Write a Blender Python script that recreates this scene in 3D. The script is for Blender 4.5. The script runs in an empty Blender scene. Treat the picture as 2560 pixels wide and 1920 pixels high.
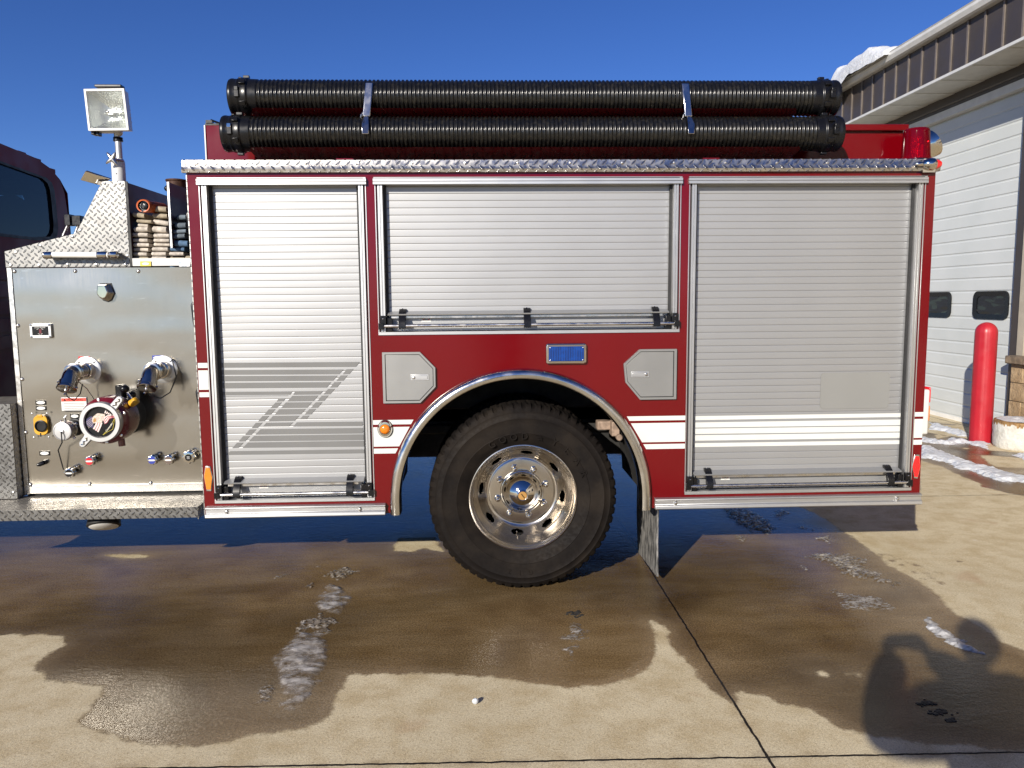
import bpy, bmesh, math, random
import numpy as np
from mathutils import Vector, Matrix, noise
random.seed(7)
C = bpy.context.scene.collection
PI = math.pi
# ------------------------------------------------------------------ camera
F, YAW, PITCH, ROLL = 1905.0, -0.03969, 0.10965, -0.00878
EYE = Vector((-0.22415, -4.14918, 1.64323))
cy, sy = math.cos(YAW), math.sin(YAW)
cp, sp = math.cos(PITCH), math.sin(PITCH)
cr, sr = math.cos(ROLL), math.sin(ROLL)
_r = Vector((cy, sy, 0)); _f = Vector((-sy, cy, 0)); _u = Vector((0, 0, 1))
FW = _f*cp - _u*sp; _u2 = _u*cp + _f*sp
RT = _r*cr + _u2*sr; UP = _u2*cr - _r*sr
cam = bpy.data.cameras.new('camera'); co = bpy.data.objects.new('camera', cam); C.objects.link(co)
cam.sensor_width = 36; cam.lens = 36*F/2560; cam.clip_start = .02; cam.clip_end = 3000
co.matrix_world = Matrix.Translation(EYE) @ Matrix((RT, UP, -FW)).transposed().to_4x4()
bpy.context.scene.camera = co

def ray(u, v): return FW + RT*((u-1280)/F) - UP*((v-960)/F)
def PY(u, v, Y=0):
    d = ray(u, v); return EYE + d*((Y-EYE.y)/d.y)
def PZ(u, v, Z=0):
    d = ray(u, v); return EYE + d*((Z-EYE.z)/d.z)
def PX(u, v, X=0):
    d = ray(u, v); return EYE + d*((X-EYE.x)/d.x)
def zm(ox, oy, s): return lambda a, b: (ox+a/s, oy+b/s)

# ------------------------------------------------------------------ light
EL, AZ = math.radians(22.3), math.radians(59.8)
L = Vector((math.cos(EL)*math.cos(AZ), math.cos(EL)*math.sin(AZ), -math.sin(EL)))
sun = bpy.data.lights.new('sun', 'SUN'); sun.energy = 4.6; sun.angle = math.radians(.53); sun.color = (1, .93, .82)
so = bpy.data.objects.new('sun', sun); C.objects.link(so); so.location = -L*30
so.rotation_euler = L.to_track_quat('-Z', 'Y').to_euler()
W = bpy.data.worlds.new('World'); bpy.context.scene.world = W; W.use_nodes = True
wn = W.node_tree.nodes; sky = wn.new('ShaderNodeTexSky'); sky.sky_type = 'NISHITA'; sky.sun_disc = False
sky.sun_elevation = EL; sky.sun_rotation = math.atan2(-L.x, -L.y)
sky.air_density = .85; sky.dust_density = .08; sky.ozone_density = 4.5; sky.altitude = 1500
wn['Background'].inputs[1].default_value = .082
hs = wn.new('ShaderNodeHueSaturation'); hs.inputs['Saturation'].default_value = 1.16; hs.inputs['Hue'].default_value = .516
W.node_tree.links.new(sky.outputs[0], hs.inputs['Color']); W.node_tree.links.new(hs.outputs[0], wn['Background'].inputs[0])
vs = bpy.context.scene.view_settings
vs.view_transform = 'Standard'; vs.look = 'None'; vs.gamma = 1; vs.exposure = .5
cyc = bpy.context.scene.cycles
cyc.max_bounces = 10; cyc.glossy_bounces = 6; cyc.transmission_bounces = 8; cyc.sample_clamp_indirect = 6
cyc.caustics_reflective = False; cyc.blur_glossy = .4

# ------------------------------------------------------------------ materials
class Mat:
    def __init__(s, name):
        s.m = bpy.data.materials.new(name); s.m.use_nodes = True
        s.nt = s.m.node_tree; s.b = s.nt.nodes['Principled BSDF']; s.pos = None
    def n(s, t, **k):
        x = s.nt.nodes.new(t)
        for a, v in k.items(): setattr(x, a, v)
        return x
    def set(s, sock, v):
        if isinstance(v, (int, float)): sock.default_value = v
        elif isinstance(v, (tuple, list)): sock.default_value = tuple(v) if len(v) != 3 or sock.type == 'VECTOR' else (*v, 1)
        else: s.nt.links.new(v, sock)
    def P(s):
        if s.pos is None: s.pos = s.n('ShaderNodeNewGeometry').outputs['Position']
        return s.pos
    def math(s, op, a, b=0., c=0., clamp=False):
        x = s.n('ShaderNodeMath', operation=op, use_clamp=clamp)
        for i, v in enumerate((a, b, c)): s.set(x.inputs[i], v)
        return x.outputs[0]
    def sep(s, v):
        x = s.n('ShaderNodeSeparateXYZ'); s.set(x.inputs[0], v); return x.outputs
    def comb(s, x, y, z):
        o = s.n('ShaderNodeCombineXYZ')
        for i, v in enumerate((x, y, z)): s.set(o.inputs[i], v)
        return o.outputs[0]
    def mul(s, v, k):
        x = s.n('ShaderNodeVectorMath', operation='MULTIPLY'); s.set(x.inputs[0], v); s.set(x.inputs[1], k); return x.outputs[0]
    def noise(s, scale, detail=3, rough=.55, vec=None, dist=0):
        x = s.n('ShaderNodeTexNoise'); s.set(x.inputs['Vector'], vec or s.P())
        x.inputs['Scale'].default_value = scale; x.inputs['Detail'].default_value = detail
        x.inputs['Roughness'].default_value = rough; x.inputs['Distortion'].default_value = dist
        return x.outputs['Fac']
    def ss(s, v, a, b, lo=0., hi=1.):
        x = s.n('ShaderNodeMapRange', interpolation_type='SMOOTHSTEP')
        for i, k in zip(range(5), (v, a, b, lo, hi)): s.set(x.inputs[i], k)
        return x.outputs[0]
    def mix(s, f, a, b, blend='MIX'):
        x = s.n('ShaderNodeMix', data_type='RGBA', blend_type=blend)
        s.set(x.inputs['Factor'], f); s.set(x.inputs['A'] if 0 else x.inputs[6], a); s.set(x.inputs[7], b)
        return x.outputs[2]
    def lerp(s, f, a, b):
        x = s.n('ShaderNodeMix', data_type='FLOAT')
        s.set(x.inputs[0], f); s.set(x.inputs[2], a); s.set(x.inputs[3], b); return x.outputs[0]
    def bump(s, h, strength=.3, dist=.01, normal=None):
        x = s.n('ShaderNodeBump'); x.inputs['Strength'].default_value = strength; x.inputs['Distance'].default_value = dist
        s.set(x.inputs['Height'], h)
        if normal is not None: s.set(x.inputs['Normal'], normal)
        return x.outputs[0]
    def out(s, **k):
        for a, v in k.items(): s.set(s.b.inputs[a.replace('_', ' ')], v)
        return s.m

def mat(name, col, rough=.5, metal=0., var=.12, scale=8., rvar=.08, coat=0., bump=0., bscale=60., bdist=.002, **k):
    m = Mat(name); nz = m.noise(scale, 4)
    lo = tuple(c*(1-var) for c in col); hi = tuple(min(1, c*(1+var)) for c in col)
    m.out(Base_Color=m.mix(m.ss(nz, .3, .7), lo, hi), Metallic=metal, Roughness=m.ss(m.noise(scale*2.3, 3), .3, .7, max(.01, rough-rvar), rough+rvar))
    if coat: m.out(Coat_Weight=coat, Coat_Roughness=.03)
    if bump: m.out(Normal=m.bump(m.noise(bscale, 4), bump, bdist))
    for a, v in k.items(): m.set(m.b.inputs[a.replace('_', ' ')], v)
    return m.m

def diamond(name, col, axes='xz', metal=1., rough=.3, pitch=.04, bdist=.004, dirt=.2, coat=0., a=.0145, b=.0048):
    m = Mat(name); p = m.sep(m.P()); ix = {'x': 0, 'y': 1, 'z': 2}
    qa, qb = p[ix[axes[0]]], p[ix[axes[1]]]
    hs = []
    for off, sg in ((0., 1), (.5, -1)):
        fa = m.math('SUBTRACT', m.math('FRACT', m.math('ADD', m.math('MULTIPLY', qa, 1/pitch), off+40)), .5)
        fb = m.math('SUBTRACT', m.math('FRACT', m.math('ADD', m.math('MULTIPLY', qb, 1/pitch), off+40)), .5)
        u = m.math('MULTIPLY', m.math('ADD', fa, m.math('MULTIPLY', fb, sg)), .7071*pitch)
        v = m.math('MULTIPLY', m.math('SUBTRACT', fa, m.math('MULTIPLY', fb, sg)), .7071*pitch)
        uu = m.math('POWER', m.math('DIVIDE', m.math('ABSOLUTE', u), a), 2.)
        vv = m.math('DIVIDE', m.math('ABSOLUTE', v), b)
        hs.append(m.ss(m.math('SUBTRACT', 1., m.math('ADD', uu, vv)), 0., .55))
    h = m.math('MAXIMUM', *hs)
    nz = m.noise(14, 4)
    m.out(Base_Color=m.mix(m.ss(nz, .35, .75), col, tuple(c*(1-dirt) for c in col)), Metallic=metal,
          Roughness=m.lerp(h, m.ss(m.noise(40, 3), .3, .7, rough-.06, rough+.1), rough*.7),
          Normal=m.bump(h, 1., bdist, m.bump(m.noise(5, 2), .25, .01)))
    if coat: m.out(Coat_Weight=coat, Coat_Roughness=.05)
    return m.m

K = {}
K['red'] = mat('red_paint', (.125, .0006, .003), .16, var=.05, scale=1.5, rvar=.03, bump=.12, bscale=2.5, bdist=.01, Specular_IOR_Level=.5)
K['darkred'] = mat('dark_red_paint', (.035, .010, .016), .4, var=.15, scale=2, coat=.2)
K['cabred'] = mat('cab_red_paint', (.15, .004, .012), .5, var=.08, scale=2, Specular_IOR_Level=.25)
K['valvered'] = mat('valve_red_paint', (.13, .004, .012), .3, var=.1, coat=.8)
K['black'] = mat('black_plastic', (.006, .006, .007), .28, var=.2, scale=20, rvar=.04, Specular_IOR_Level=.35)
K['rubber'] = mat('black_rubber_seal', (.012, .012, .013), .6)
K['dark'] = mat('dark_underbody', (.014, .013, .012), .75, var=.4)
K['white'] = mat('white_paint', (.62, .62, .61), .35, var=.05, scale=6, coat=.3)
K['wdecal'] = mat('white_reflective_vinyl', (.62, .63, .60), .4, var=.02)
K['gdecal'] = mat('grey_reflective_vinyl', (.155, .155, .152), .58, var=.05, scale=3)
K['patch'] = mat('grey_blur_patch', (.22, .22, .21), .55, var=.03, scale=2)  # plain grey stand-in for a blurred-out station number on the right door
K['steel'] = mat('satin_steel', (.62, .60, .57), .3, 1, var=.1, scale=12)
K['fender'] = mat('polished_fender_trim', (.62, .60, .57), .2, 1, var=.12, scale=6, rvar=.07)
K['rail'] = mat('brushed_aluminium_rail', (.56, .56, .555), .40, .85, var=.03, scale=4, rvar=.015)
K['cast'] = mat('cast_satin_aluminium', (.27, .27, .262), .50, .55, var=.04, scale=5, rvar=.02, bump=.08, bscale=300, bdist=.001)
K['chrome'] = mat('chrome', (.60, .565, .51), .06, 1, var=.03, rvar=.03)
K['clampm'] = mat('plated_clamp', (.55, .54, .52), .2, 1, var=.05, rvar=.04)
K['elbowm'] = mat('worn_chrome', (.50, .455, .40), .13, 1, var=.05, rvar=.04)
K['rimm'] = mat('polished_rim', (.52, .485, .44), .21, 1, var=.03, scale=5, rvar=.025)
K['hole'] = mat('dark_recess', (.006, .006, .006), .8)
K['clothL'] = mat('pale_canvas', (.48, .43, .37), .9, var=.28, scale=40, bump=.5, bscale=400, bdist=.001)
K['clothT'] = mat('tan_canvas', (.33, .28, .2), .9, var=.25, scale=30, bump=.5, bscale=400, bdist=.001)
K['clothB'] = mat('blue_canvas', (.07, .13, .22), .9, var=.25, scale=30, bump=.5, bscale=400, bdist=.001)
K['clothG'] = mat('grey_blue_canvas', (.12, .15, .18), .9, var=.3, scale=30, bump=.5, bscale=400, bdist=.001)
K['orange'] = mat('orange_rubber', (.55, .11, .025), .5, var=.2)
K['amber'] = mat('amber_lens', (.75, .20, .008), .12, var=.15, scale=120, coat=1., bump=.3, bscale=160, bdist=.002)
K['orangeR'] = mat('orange_reflector', (.80, .22, .012), .25, var=.06, scale=90, coat=1.)
K['redR'] = mat('red_reflector', (.85, .012, .015), .25, var=.06, scale=90, coat=1.)
K['yellow'] = mat('yellow_plastic', (.62, .33, .02), .4, var=.12, coat=.3)
K['yellowd'] = mat('yellow_tag', (.62, .5, .06), .45)
K['blueK'] = mat('blue_enamel', (.03, .05, .33), .35)
K['redK'] = mat('red_enamel', (.55, .02, .03), .35)
K['brownK'] = mat('brown_enamel', (.12, .085, .07), .4)
K['wtag'] = mat('white_tag', (.75, .74, .70), .4, var=.05)
K['warn'] = mat('warning_red', (.72, .075, .045), .5)
K['flagred'] = mat('flag_red', (.30, .04, .06), .5)
K['flagwhite'] = mat('flag_white', (.70, .58, .54), .5)
K['flagblue'] = mat('flag_navy', (.035, .03, .10), .5)
K['eagle'] = mat('eagle_cream', (.55, .45, .38), .6, var=.3, scale=120)
K['beak'] = mat('beak_ochre', (.38, .2, .05), .6)
K['rust'] = mat('rusty_steel', (.06, .025, .014), .7, .3, var=.4, scale=30)
K['ruststeel'] = mat('weathered_bracket', (.3, .22, .17), .7, .2, var=.3, scale=30)
K['bollard'] = mat('red_plastic_sleeve', (.38, .014, .024), .42, var=.07, scale=5)
K['brown'] = mat('brown_metal_cladding', (.052, .042, .037), .45, var=.08, scale=2)
K['seam'] = mat('cladding_seam', (.15, .125, .105), .4)
K['soffit'] = mat('white_soffit', (.56, .56, .53), .5, var=.06)
K['gutter'] = mat('white_trim', (.60, .60, .58), .4, var=.06)
K['siding'] = mat('tan_siding', (.42, .37, .29), .5, var=.08)
K['cap'] = mat('stone_cap', (.20, .15, .10), .8, var=.3, scale=14, bump=.6, bscale=30, bdist=.01)
K['peel'] = None
K['skin'] = mat('skin', (.45, .26, .18), .5)
K['coat'] = mat('dark_coat', (.03, .035, .05), .8)
K['jean'] = mat('dark_trousers', (.03, .04, .07), .9)
K['hair'] = mat('dark_hair', (.03, .02, .015), .7)
K['glassD'] = None
K['dplate'] = diamond('aluminium_diamond_plate', (.215, .212, .205), 'xz', rough=.40, bdist=.005)
K['dstep'] = diamond('step_tread_plate', (.24, .22, .19), 'xy', metal=.3, rough=.5, pitch=.026, a=.0095, b=.0036, bdist=.005, dirt=.35)
K['dside'] = diamond('side_diamond_plate', (.5, .49, .46), 'yz', rough=.4)
K['dtrim'] = diamond('bright_diamond_trim', (.60, .575, .53), 'xz', rough=.30, pitch=.052, a=.021, b=.0062, bdist=.006)
K['dred'] = diamond('red_diamond_plate', (.085, .002, .005), 'xz', metal=0, rough=.28, pitch=.052, a=.014, b=.004, coat=1.)

def m_slat():
    m = Mat('satin_anodised_slats'); p = m.sep(m.P())
    st = m.noise(1, 4, .6, m.mul(m.P(), (6., 1., 420.)))
    m.out(Base_Color=m.mix(m.ss(m.noise(1.2, 3), .3, .7), (.37, .373, .375), (.40, .403, .405)), Metallic=.62,
          Roughness=m.ss(st, .3, .7, .44, .48), Normal=m.bump(m.noise(3, 2), .12, .01))
    return m.m
K['slat'] = m_slat()
def m_panel():
    m = Mat('brushed_stainless_panel')
    st = m.noise(1, 5, .65, m.mul(m.P(), (300., 300., 7.)))
    scr = m.ss(m.noise(9, 2, .5, m.mul(m.P(), (1., 1., 9.)), 1.), .70, .735)
    wav = m.noise(1, 1, .3, m.mul(m.P(), (1.1, 1., 3.1)))
    m.out(Base_Color=m.mix(m.math('MULTIPLY', scr, .5), (.41, .39, .35), (.62, .60, .565)), Metallic=1.,
          Roughness=m.math('ADD', m.ss(st, .3, .7, .16, .19), m.math('MULTIPLY', m.noise(3, 4), .05)),
          Normal=m.bump(wav, .40, .05, m.bump(m.noise(2.6, 2), .20, .02, m.bump(st, .04, .001))))
    return m.m
K['panel'] = m_panel()
def m_tyre():
    m = Mat('tyre_rubber')
    d = m.noise(5, 5, .6); r = m.noise(60, 3)
    m.out(Base_Color=m.mix(m.ss(d, .35, .68), (.006, .0045, .004), (.016, .012, .009)), Roughness=m.ss(r, .3, .7, .65, .82), Specular_IOR_Level=.15,
          Normal=m.bump(m.noise(220, 3), .15, .001))
    return m.m
K['tyre'] = m_tyre()
def m_blue():
    m = Mat('blue_warning_lens')
    w = m.n('ShaderNodeTexWave', wave_type='BANDS', bands_direction='X'); m.set(w.inputs[0], m.P()); w.inputs['Scale'].default_value = 34; w.inputs['Distortion'].default_value = .6
    m.out(Base_Color=m.mix(w.outputs[1], m.mix(m.ss(m.noise(30, 2), .4, .7), (.0, .010, .07), (.0, .035, .20)), (.0, .055, .30)), Roughness=.08, Coat_Weight=.25, Normal=m.bump(w.outputs[1], .35, .003))  # bright ribs are highlights put into the lens colour
    return m.m
K['bluelens'] = m_blue()
def m_glass(name, col, rough=.02, alpha=.5, spec=.5):
    m = Mat(name); m.out(Base_Color=col, Roughness=rough)
    t = m.n('ShaderNodeBsdfTransparent'); t.inputs[0].default_value = (*col, 1) if 0 else (.35, .5, .55, 1)
    mx = m.n('ShaderNodeMixShader'); o = m.nt.nodes['Material Output']
    mx.inputs[0].default_value = alpha; m.nt.links.new(t.outputs[0], mx.inputs[1]); m.nt.links.new(m.b.outputs[0], mx.inputs[2]); m.nt.links.new(mx.outputs[0], o.inputs[0])
    return m.m, t
K['tint'], _t = m_glass('tinted_cab_glass', (.010, .022, .03), alpha=.55)
K['clear'], _t = m_glass('clear_lamp_glass', (.5, .52, .5), .05, .16); _t.inputs[0].default_value = (.95, .97, .95, 1)
K['beacon'], _t = m_glass('red_beacon_lens', (.17, .002, .010), .05, .5); _t.inputs[0].default_value = (.75, .03, .05, 1)
K['doorglass'], _t = m_glass('dark_door_glass', (.012, .014, .016), .05, .9)
K['reflector'] = mat('hammered_reflector', (.80, .81, .78), .22, 1, var=.05, bump=.9, bscale=110, bdist=.006)
K['pearl'] = mat('lamp_side_reflector', (.60, .62, .60), .38, .8, var=.05)
def m_hose():
    m = Mat('black_hose_rubber')
    m.out(Base_Color=m.mix(m.ss(m.noise(40, 4), .45, .75), (.006, .006, .006), (.020, .018, .014)), Roughness=m.ss(m.noise(30, 3), .3, .7, .20, .30), Specular_IOR_Level=.45)
    return m.m
K['hoser'] = m_hose()
def m_gdoor():
    m = Mat('white_door_panel')
    m.out(Base_Color=m.mix(m.ss(m.noise(1.5, 3), .3, .7), (.55, .575, .56), (.60, .62, .605)), Roughness=.45, Normal=m.bump(m.noise(90, 3), .1, .002))
    return m.m
K['gdoor'] = m_gdoor()
def m_block():
    m = Mat('split_face_block')
    m.out(Base_Color=m.mix(m.ss(m.noise(7, 5, .6), .3, .7), (.30, .20, .105), (.47, .34, .20)), Roughness=.9, Normal=m.bump(m.noise(12, 6, .65), .9, .03))
    return m.m
K['block'] = m_block()
def m_planter():
    m = Mat('peeling_white_paint'); z = m.sep(m.P())[2]
    n = m.noise(1, 3, .6, m.mul(m.P(), (16., 16., 2.5)))
    f = m.ss(m.math('ADD', z, m.math('MULTIPLY', m.math('SUBTRACT', n, .5), .22)), .262, .272)
    m.out(Base_Color=m.mix(f, m.mix(m.ss(m.noise(9, 4), .35, .7), (.62, .61, .56), (.48, .46, .40)), m.mix(m.ss(m.noise(40, 4), .3, .7), (.17, .09, .03), (.33, .20, .08))),
          Roughness=.8, Normal=m.bump(m.noise(25, 5), .6, .02))
    return m.m
K['peel'] = m_planter()
def m_snow():
    m = Mat('snow_surface')
    m.out(Base_Color=m.mix(m.ss(m.noise(12, 5), .35, .75), (.66, .68, .71), (.48, .50, .53)), Roughness=.6, Subsurface_Weight=.15, Normal=m.bump(m.noise(45, 5), .6, .02))
    m.b.inputs['Subsurface Radius'].default_value = (.02, .025, .03)
    return m.m
K['snow'] = m_snow()
def m_ice(name, a, b, rough=.25, cs=(12., 20., 5.), feather=.045, lo=.36, hi=.80):
    m = Mat(name); st = m.noise(1, 5, .65, m.mul(m.P(), (9., 16., 5.)))
    m.out(Base_Color=m.mix(m.ss(st, .36, .68), a, b), Roughness=m.ss(m.noise(30, 3), .3, .7, rough-.12, rough+.2), Normal=m.bump(m.noise(60, 5), .5, .006, m.bump(st, .2, .006)))
    ed = m.n('ShaderNodeAttribute', attribute_name='edge').outputs['Fac']
    cl = m.noise(1, 5, .65, m.mul(m.P(), cs))
    al = m.math('MULTIPLY', m.ss(ed, .0, feather), m.ss(m.math('ADD', cl, m.math('MULTIPLY', ed, 1.2)), lo, hi), clamp=True)
    m.out(Alpha=al)
    return m.m
K['ice'] = m_ice('grey_ice', (.26, .225, .19), (.60, .57, .545), .3)
K['iced'] = m_ice('dirty_slush', (.17, .135, .095), (.44, .41, .375), .3, (40., 60., 5.), .03, .46, .66)
K['frost'] = m_ice('granular_old_snow', (.36, .35, .34), (.66, .66, .66), .5, (30., 45., 5.), .02, .30, .55)
def m_flap():
    m = Mat('weathered_mud_flap')
    st = m.noise(1, 5, .7, m.mul(m.P(), (40., 40., 9.)))
    m.out(Base_Color=m.mix(m.ss(st, .40, .62), (.03, .03, .03), (.26, .25, .235)), Roughness=.8, Normal=m.bump(st, .6, .008))
    return m.m
K['flap'] = m_flap()
def m_ground():
    m = Mat('concrete_apron'); g = m.sep(m.P()); x, y = g[0], g[1]
    at = m.n('ShaderNodeAttribute', attribute_name='wet').outputs['Fac']
    ad = m.n('ShaderNodeAttribute', attribute_name='far').outputs['Fac']
    big = m.noise(.9, 4); mid = m.noise(6, 5, .65); fine = m.noise(95, 4, .7); speck = m.noise(310, 2, .7)
    dry = m.mix(m.ss(big, .3, .7), (.60, .515, .345), (.70, .605, .41))
    dry = m.mix(m.ss(mid, .35, .72), dry, (.50, .40, .235))
    dry = m.mix(m.math('MULTIPLY', m.ss(fine, .52, .70), .75), dry, (.30, .22, .13))
    dry = m.mix(m.math('MULTIPLY', m.ss(speck, .56, .68), .6), dry, (.80, .70, .54))
    dry = m.mix(m.math('MULTIPLY', m.ss(m.noise(2.1, 3, .5, None, .6), .66, .74), .35), dry, (.40, .23, .12))
    dry = m.mix(m.math('MULTIPLY', m.ss(m.noise(5.3, 3, .6, m.mul(m.P(), (1., 1.6, 1.))), .71, .76), .6), dry, (.70, .63, .53))
    edge = m.math('ADD', at, m.math('ADD', m.math('MULTIPLY', m.math('SUBTRACT', m.noise(11, 4, .6), .5), .085), m.math('MULTIPLY', m.math('SUBTRACT', m.noise(55, 3, .6), .5), .035)))
    wet = m.ss(edge, -.010, .020)
    rim = m.math('MULTIPLY', wet, m.math('SUBTRACT', 1., m.ss(edge, .0, .10)))
    streak = m.noise(1, 5, .65, m.mul(m.P(), (1.6, 6., 1.)))
    wcol = m.mix(m.ss(streak, .3, .7), (.145, .093, .040), (.205, .142, .072))
    wcol = m.mix(m.ss(m.noise(1.7, 4), .45, .75), wcol, (.105, .064, .027))
    wcol = m.mix(m.math('MULTIPLY', m.ss(speck, .58, .68), .5), wcol, (.33, .25, .15))
    wcol = m.mix(m.math('MULTIPLY', m.ss(fine, .48, .70), .55), wcol, (.06, .036, .017))
    wcol = m.mix(m.math('MULTIPLY', rim, .6), wcol, (.26, .19, .11))
    gn = m.noise(120, 3, .75); grain = m.lerp(wet, m.ss(gn, .36, .64, .86, 1.10), m.ss(gn, .36, .64, .66, 1.28)); blot = m.lerp(wet, 1., m.ss(m.noise(.75, 3, .5, None, .4), .36, .64, .68, 1.22)); grit = m.ss(m.noise(260, 2, .8), .38, .62, .82, 1.14)
    gg = m.math('MULTIPLY', blot, m.math('MULTIPLY', grain, grit)); col = m.mix(wet, dry, wcol); col = m.mix(1., col, m.comb(gg, gg, gg), 'MULTIPLY')
    # joints sawn in the slab
    wob = m.math('MULTIPLY', m.math('SUBTRACT', m.noise(16, 3), .5), .014)
    jx = m.math('ABSOLUTE', m.math('ADD', m.math('SUBTRACT', x, .788), wob))
    jy1 = m.math('ABSOLUTE', m.math('ADD', m.math('SUBTRACT', m.math('ADD', y, m.math('MULTIPLY', x, .024)), -1.588), wob))
    jy2 = m.math('ABSOLUTE', m.math('ADD', m.math('SUBTRACT', y, 1.872), wob))
    jx2 = m.math('ABSOLUTE', m.math('SUBTRACT', x, 5.93))
    jd = m.math('MINIMUM', m.math('MINIMUM', jx, jx2), m.math('MINIMUM', jy1, m.math('ADD', jy2, .002)))
    j = m.ss(jd, .0035, .0065, 1., 0.)
    jb = m.math('MULTIPLY', m.ss(jd, .005, .04, 1., 0.), m.ss(m.noise(9, 4), .45, .65))
    col = m.mix(m.math('MULTIPLY', jb, .35), col, (.16, .11, .07))
    col = m.mix(j, col, (.012, .009, .007))
    field = m.mix(m.ss(m.noise(.12, 4), .42, .58), (.22, .17, .10), (.70, .72, .75))
    col = m.mix(m.ss(ad, .4, .6), col, field)
    rd = m.ss(mid, .3, .7, .75, .95)
    rw = m.math('ADD', m.ss(m.noise(2.2, 4), .35, .7, .10, .26), m.math('MULTIPLY', m.ss(at, .0, .25, 1., 0.), .14))
    rough = m.lerp(wet, rd, rw)
    h = m.math('ADD', m.math('MULTIPLY', fine, .5), m.math('ADD', m.math('MULTIPLY', m.noise(38, 4, .6), .5), m.math('MULTIPLY', j, -4.)))
    film = m.noise(1, 4, .6, m.mul(m.P(), (14., 30., 1.)))
    nb = m.bump(h, .5, .0035); nf = m.bump(film, .22, .006, m.bump(m.noise(75, 3, .6), .30, .003))
    mv = m.n('ShaderNodeMix', data_type='VECTOR'); m.set(mv.inputs[0], wet); m.set(mv.inputs[4], nb); m.set(mv.inputs[5], nf)
    m.out(Base_Color=col, Roughness=rough, Normal=mv.outputs[1], Specular_IOR_Level=m.lerp(wet, .3, .5), IOR=m.lerp(wet, 1.45, 1.27))
    return m.m
K['ground'] = m_ground()
MATS = list(K); MI = {k: i for i, k in enumerate(MATS)}

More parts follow.
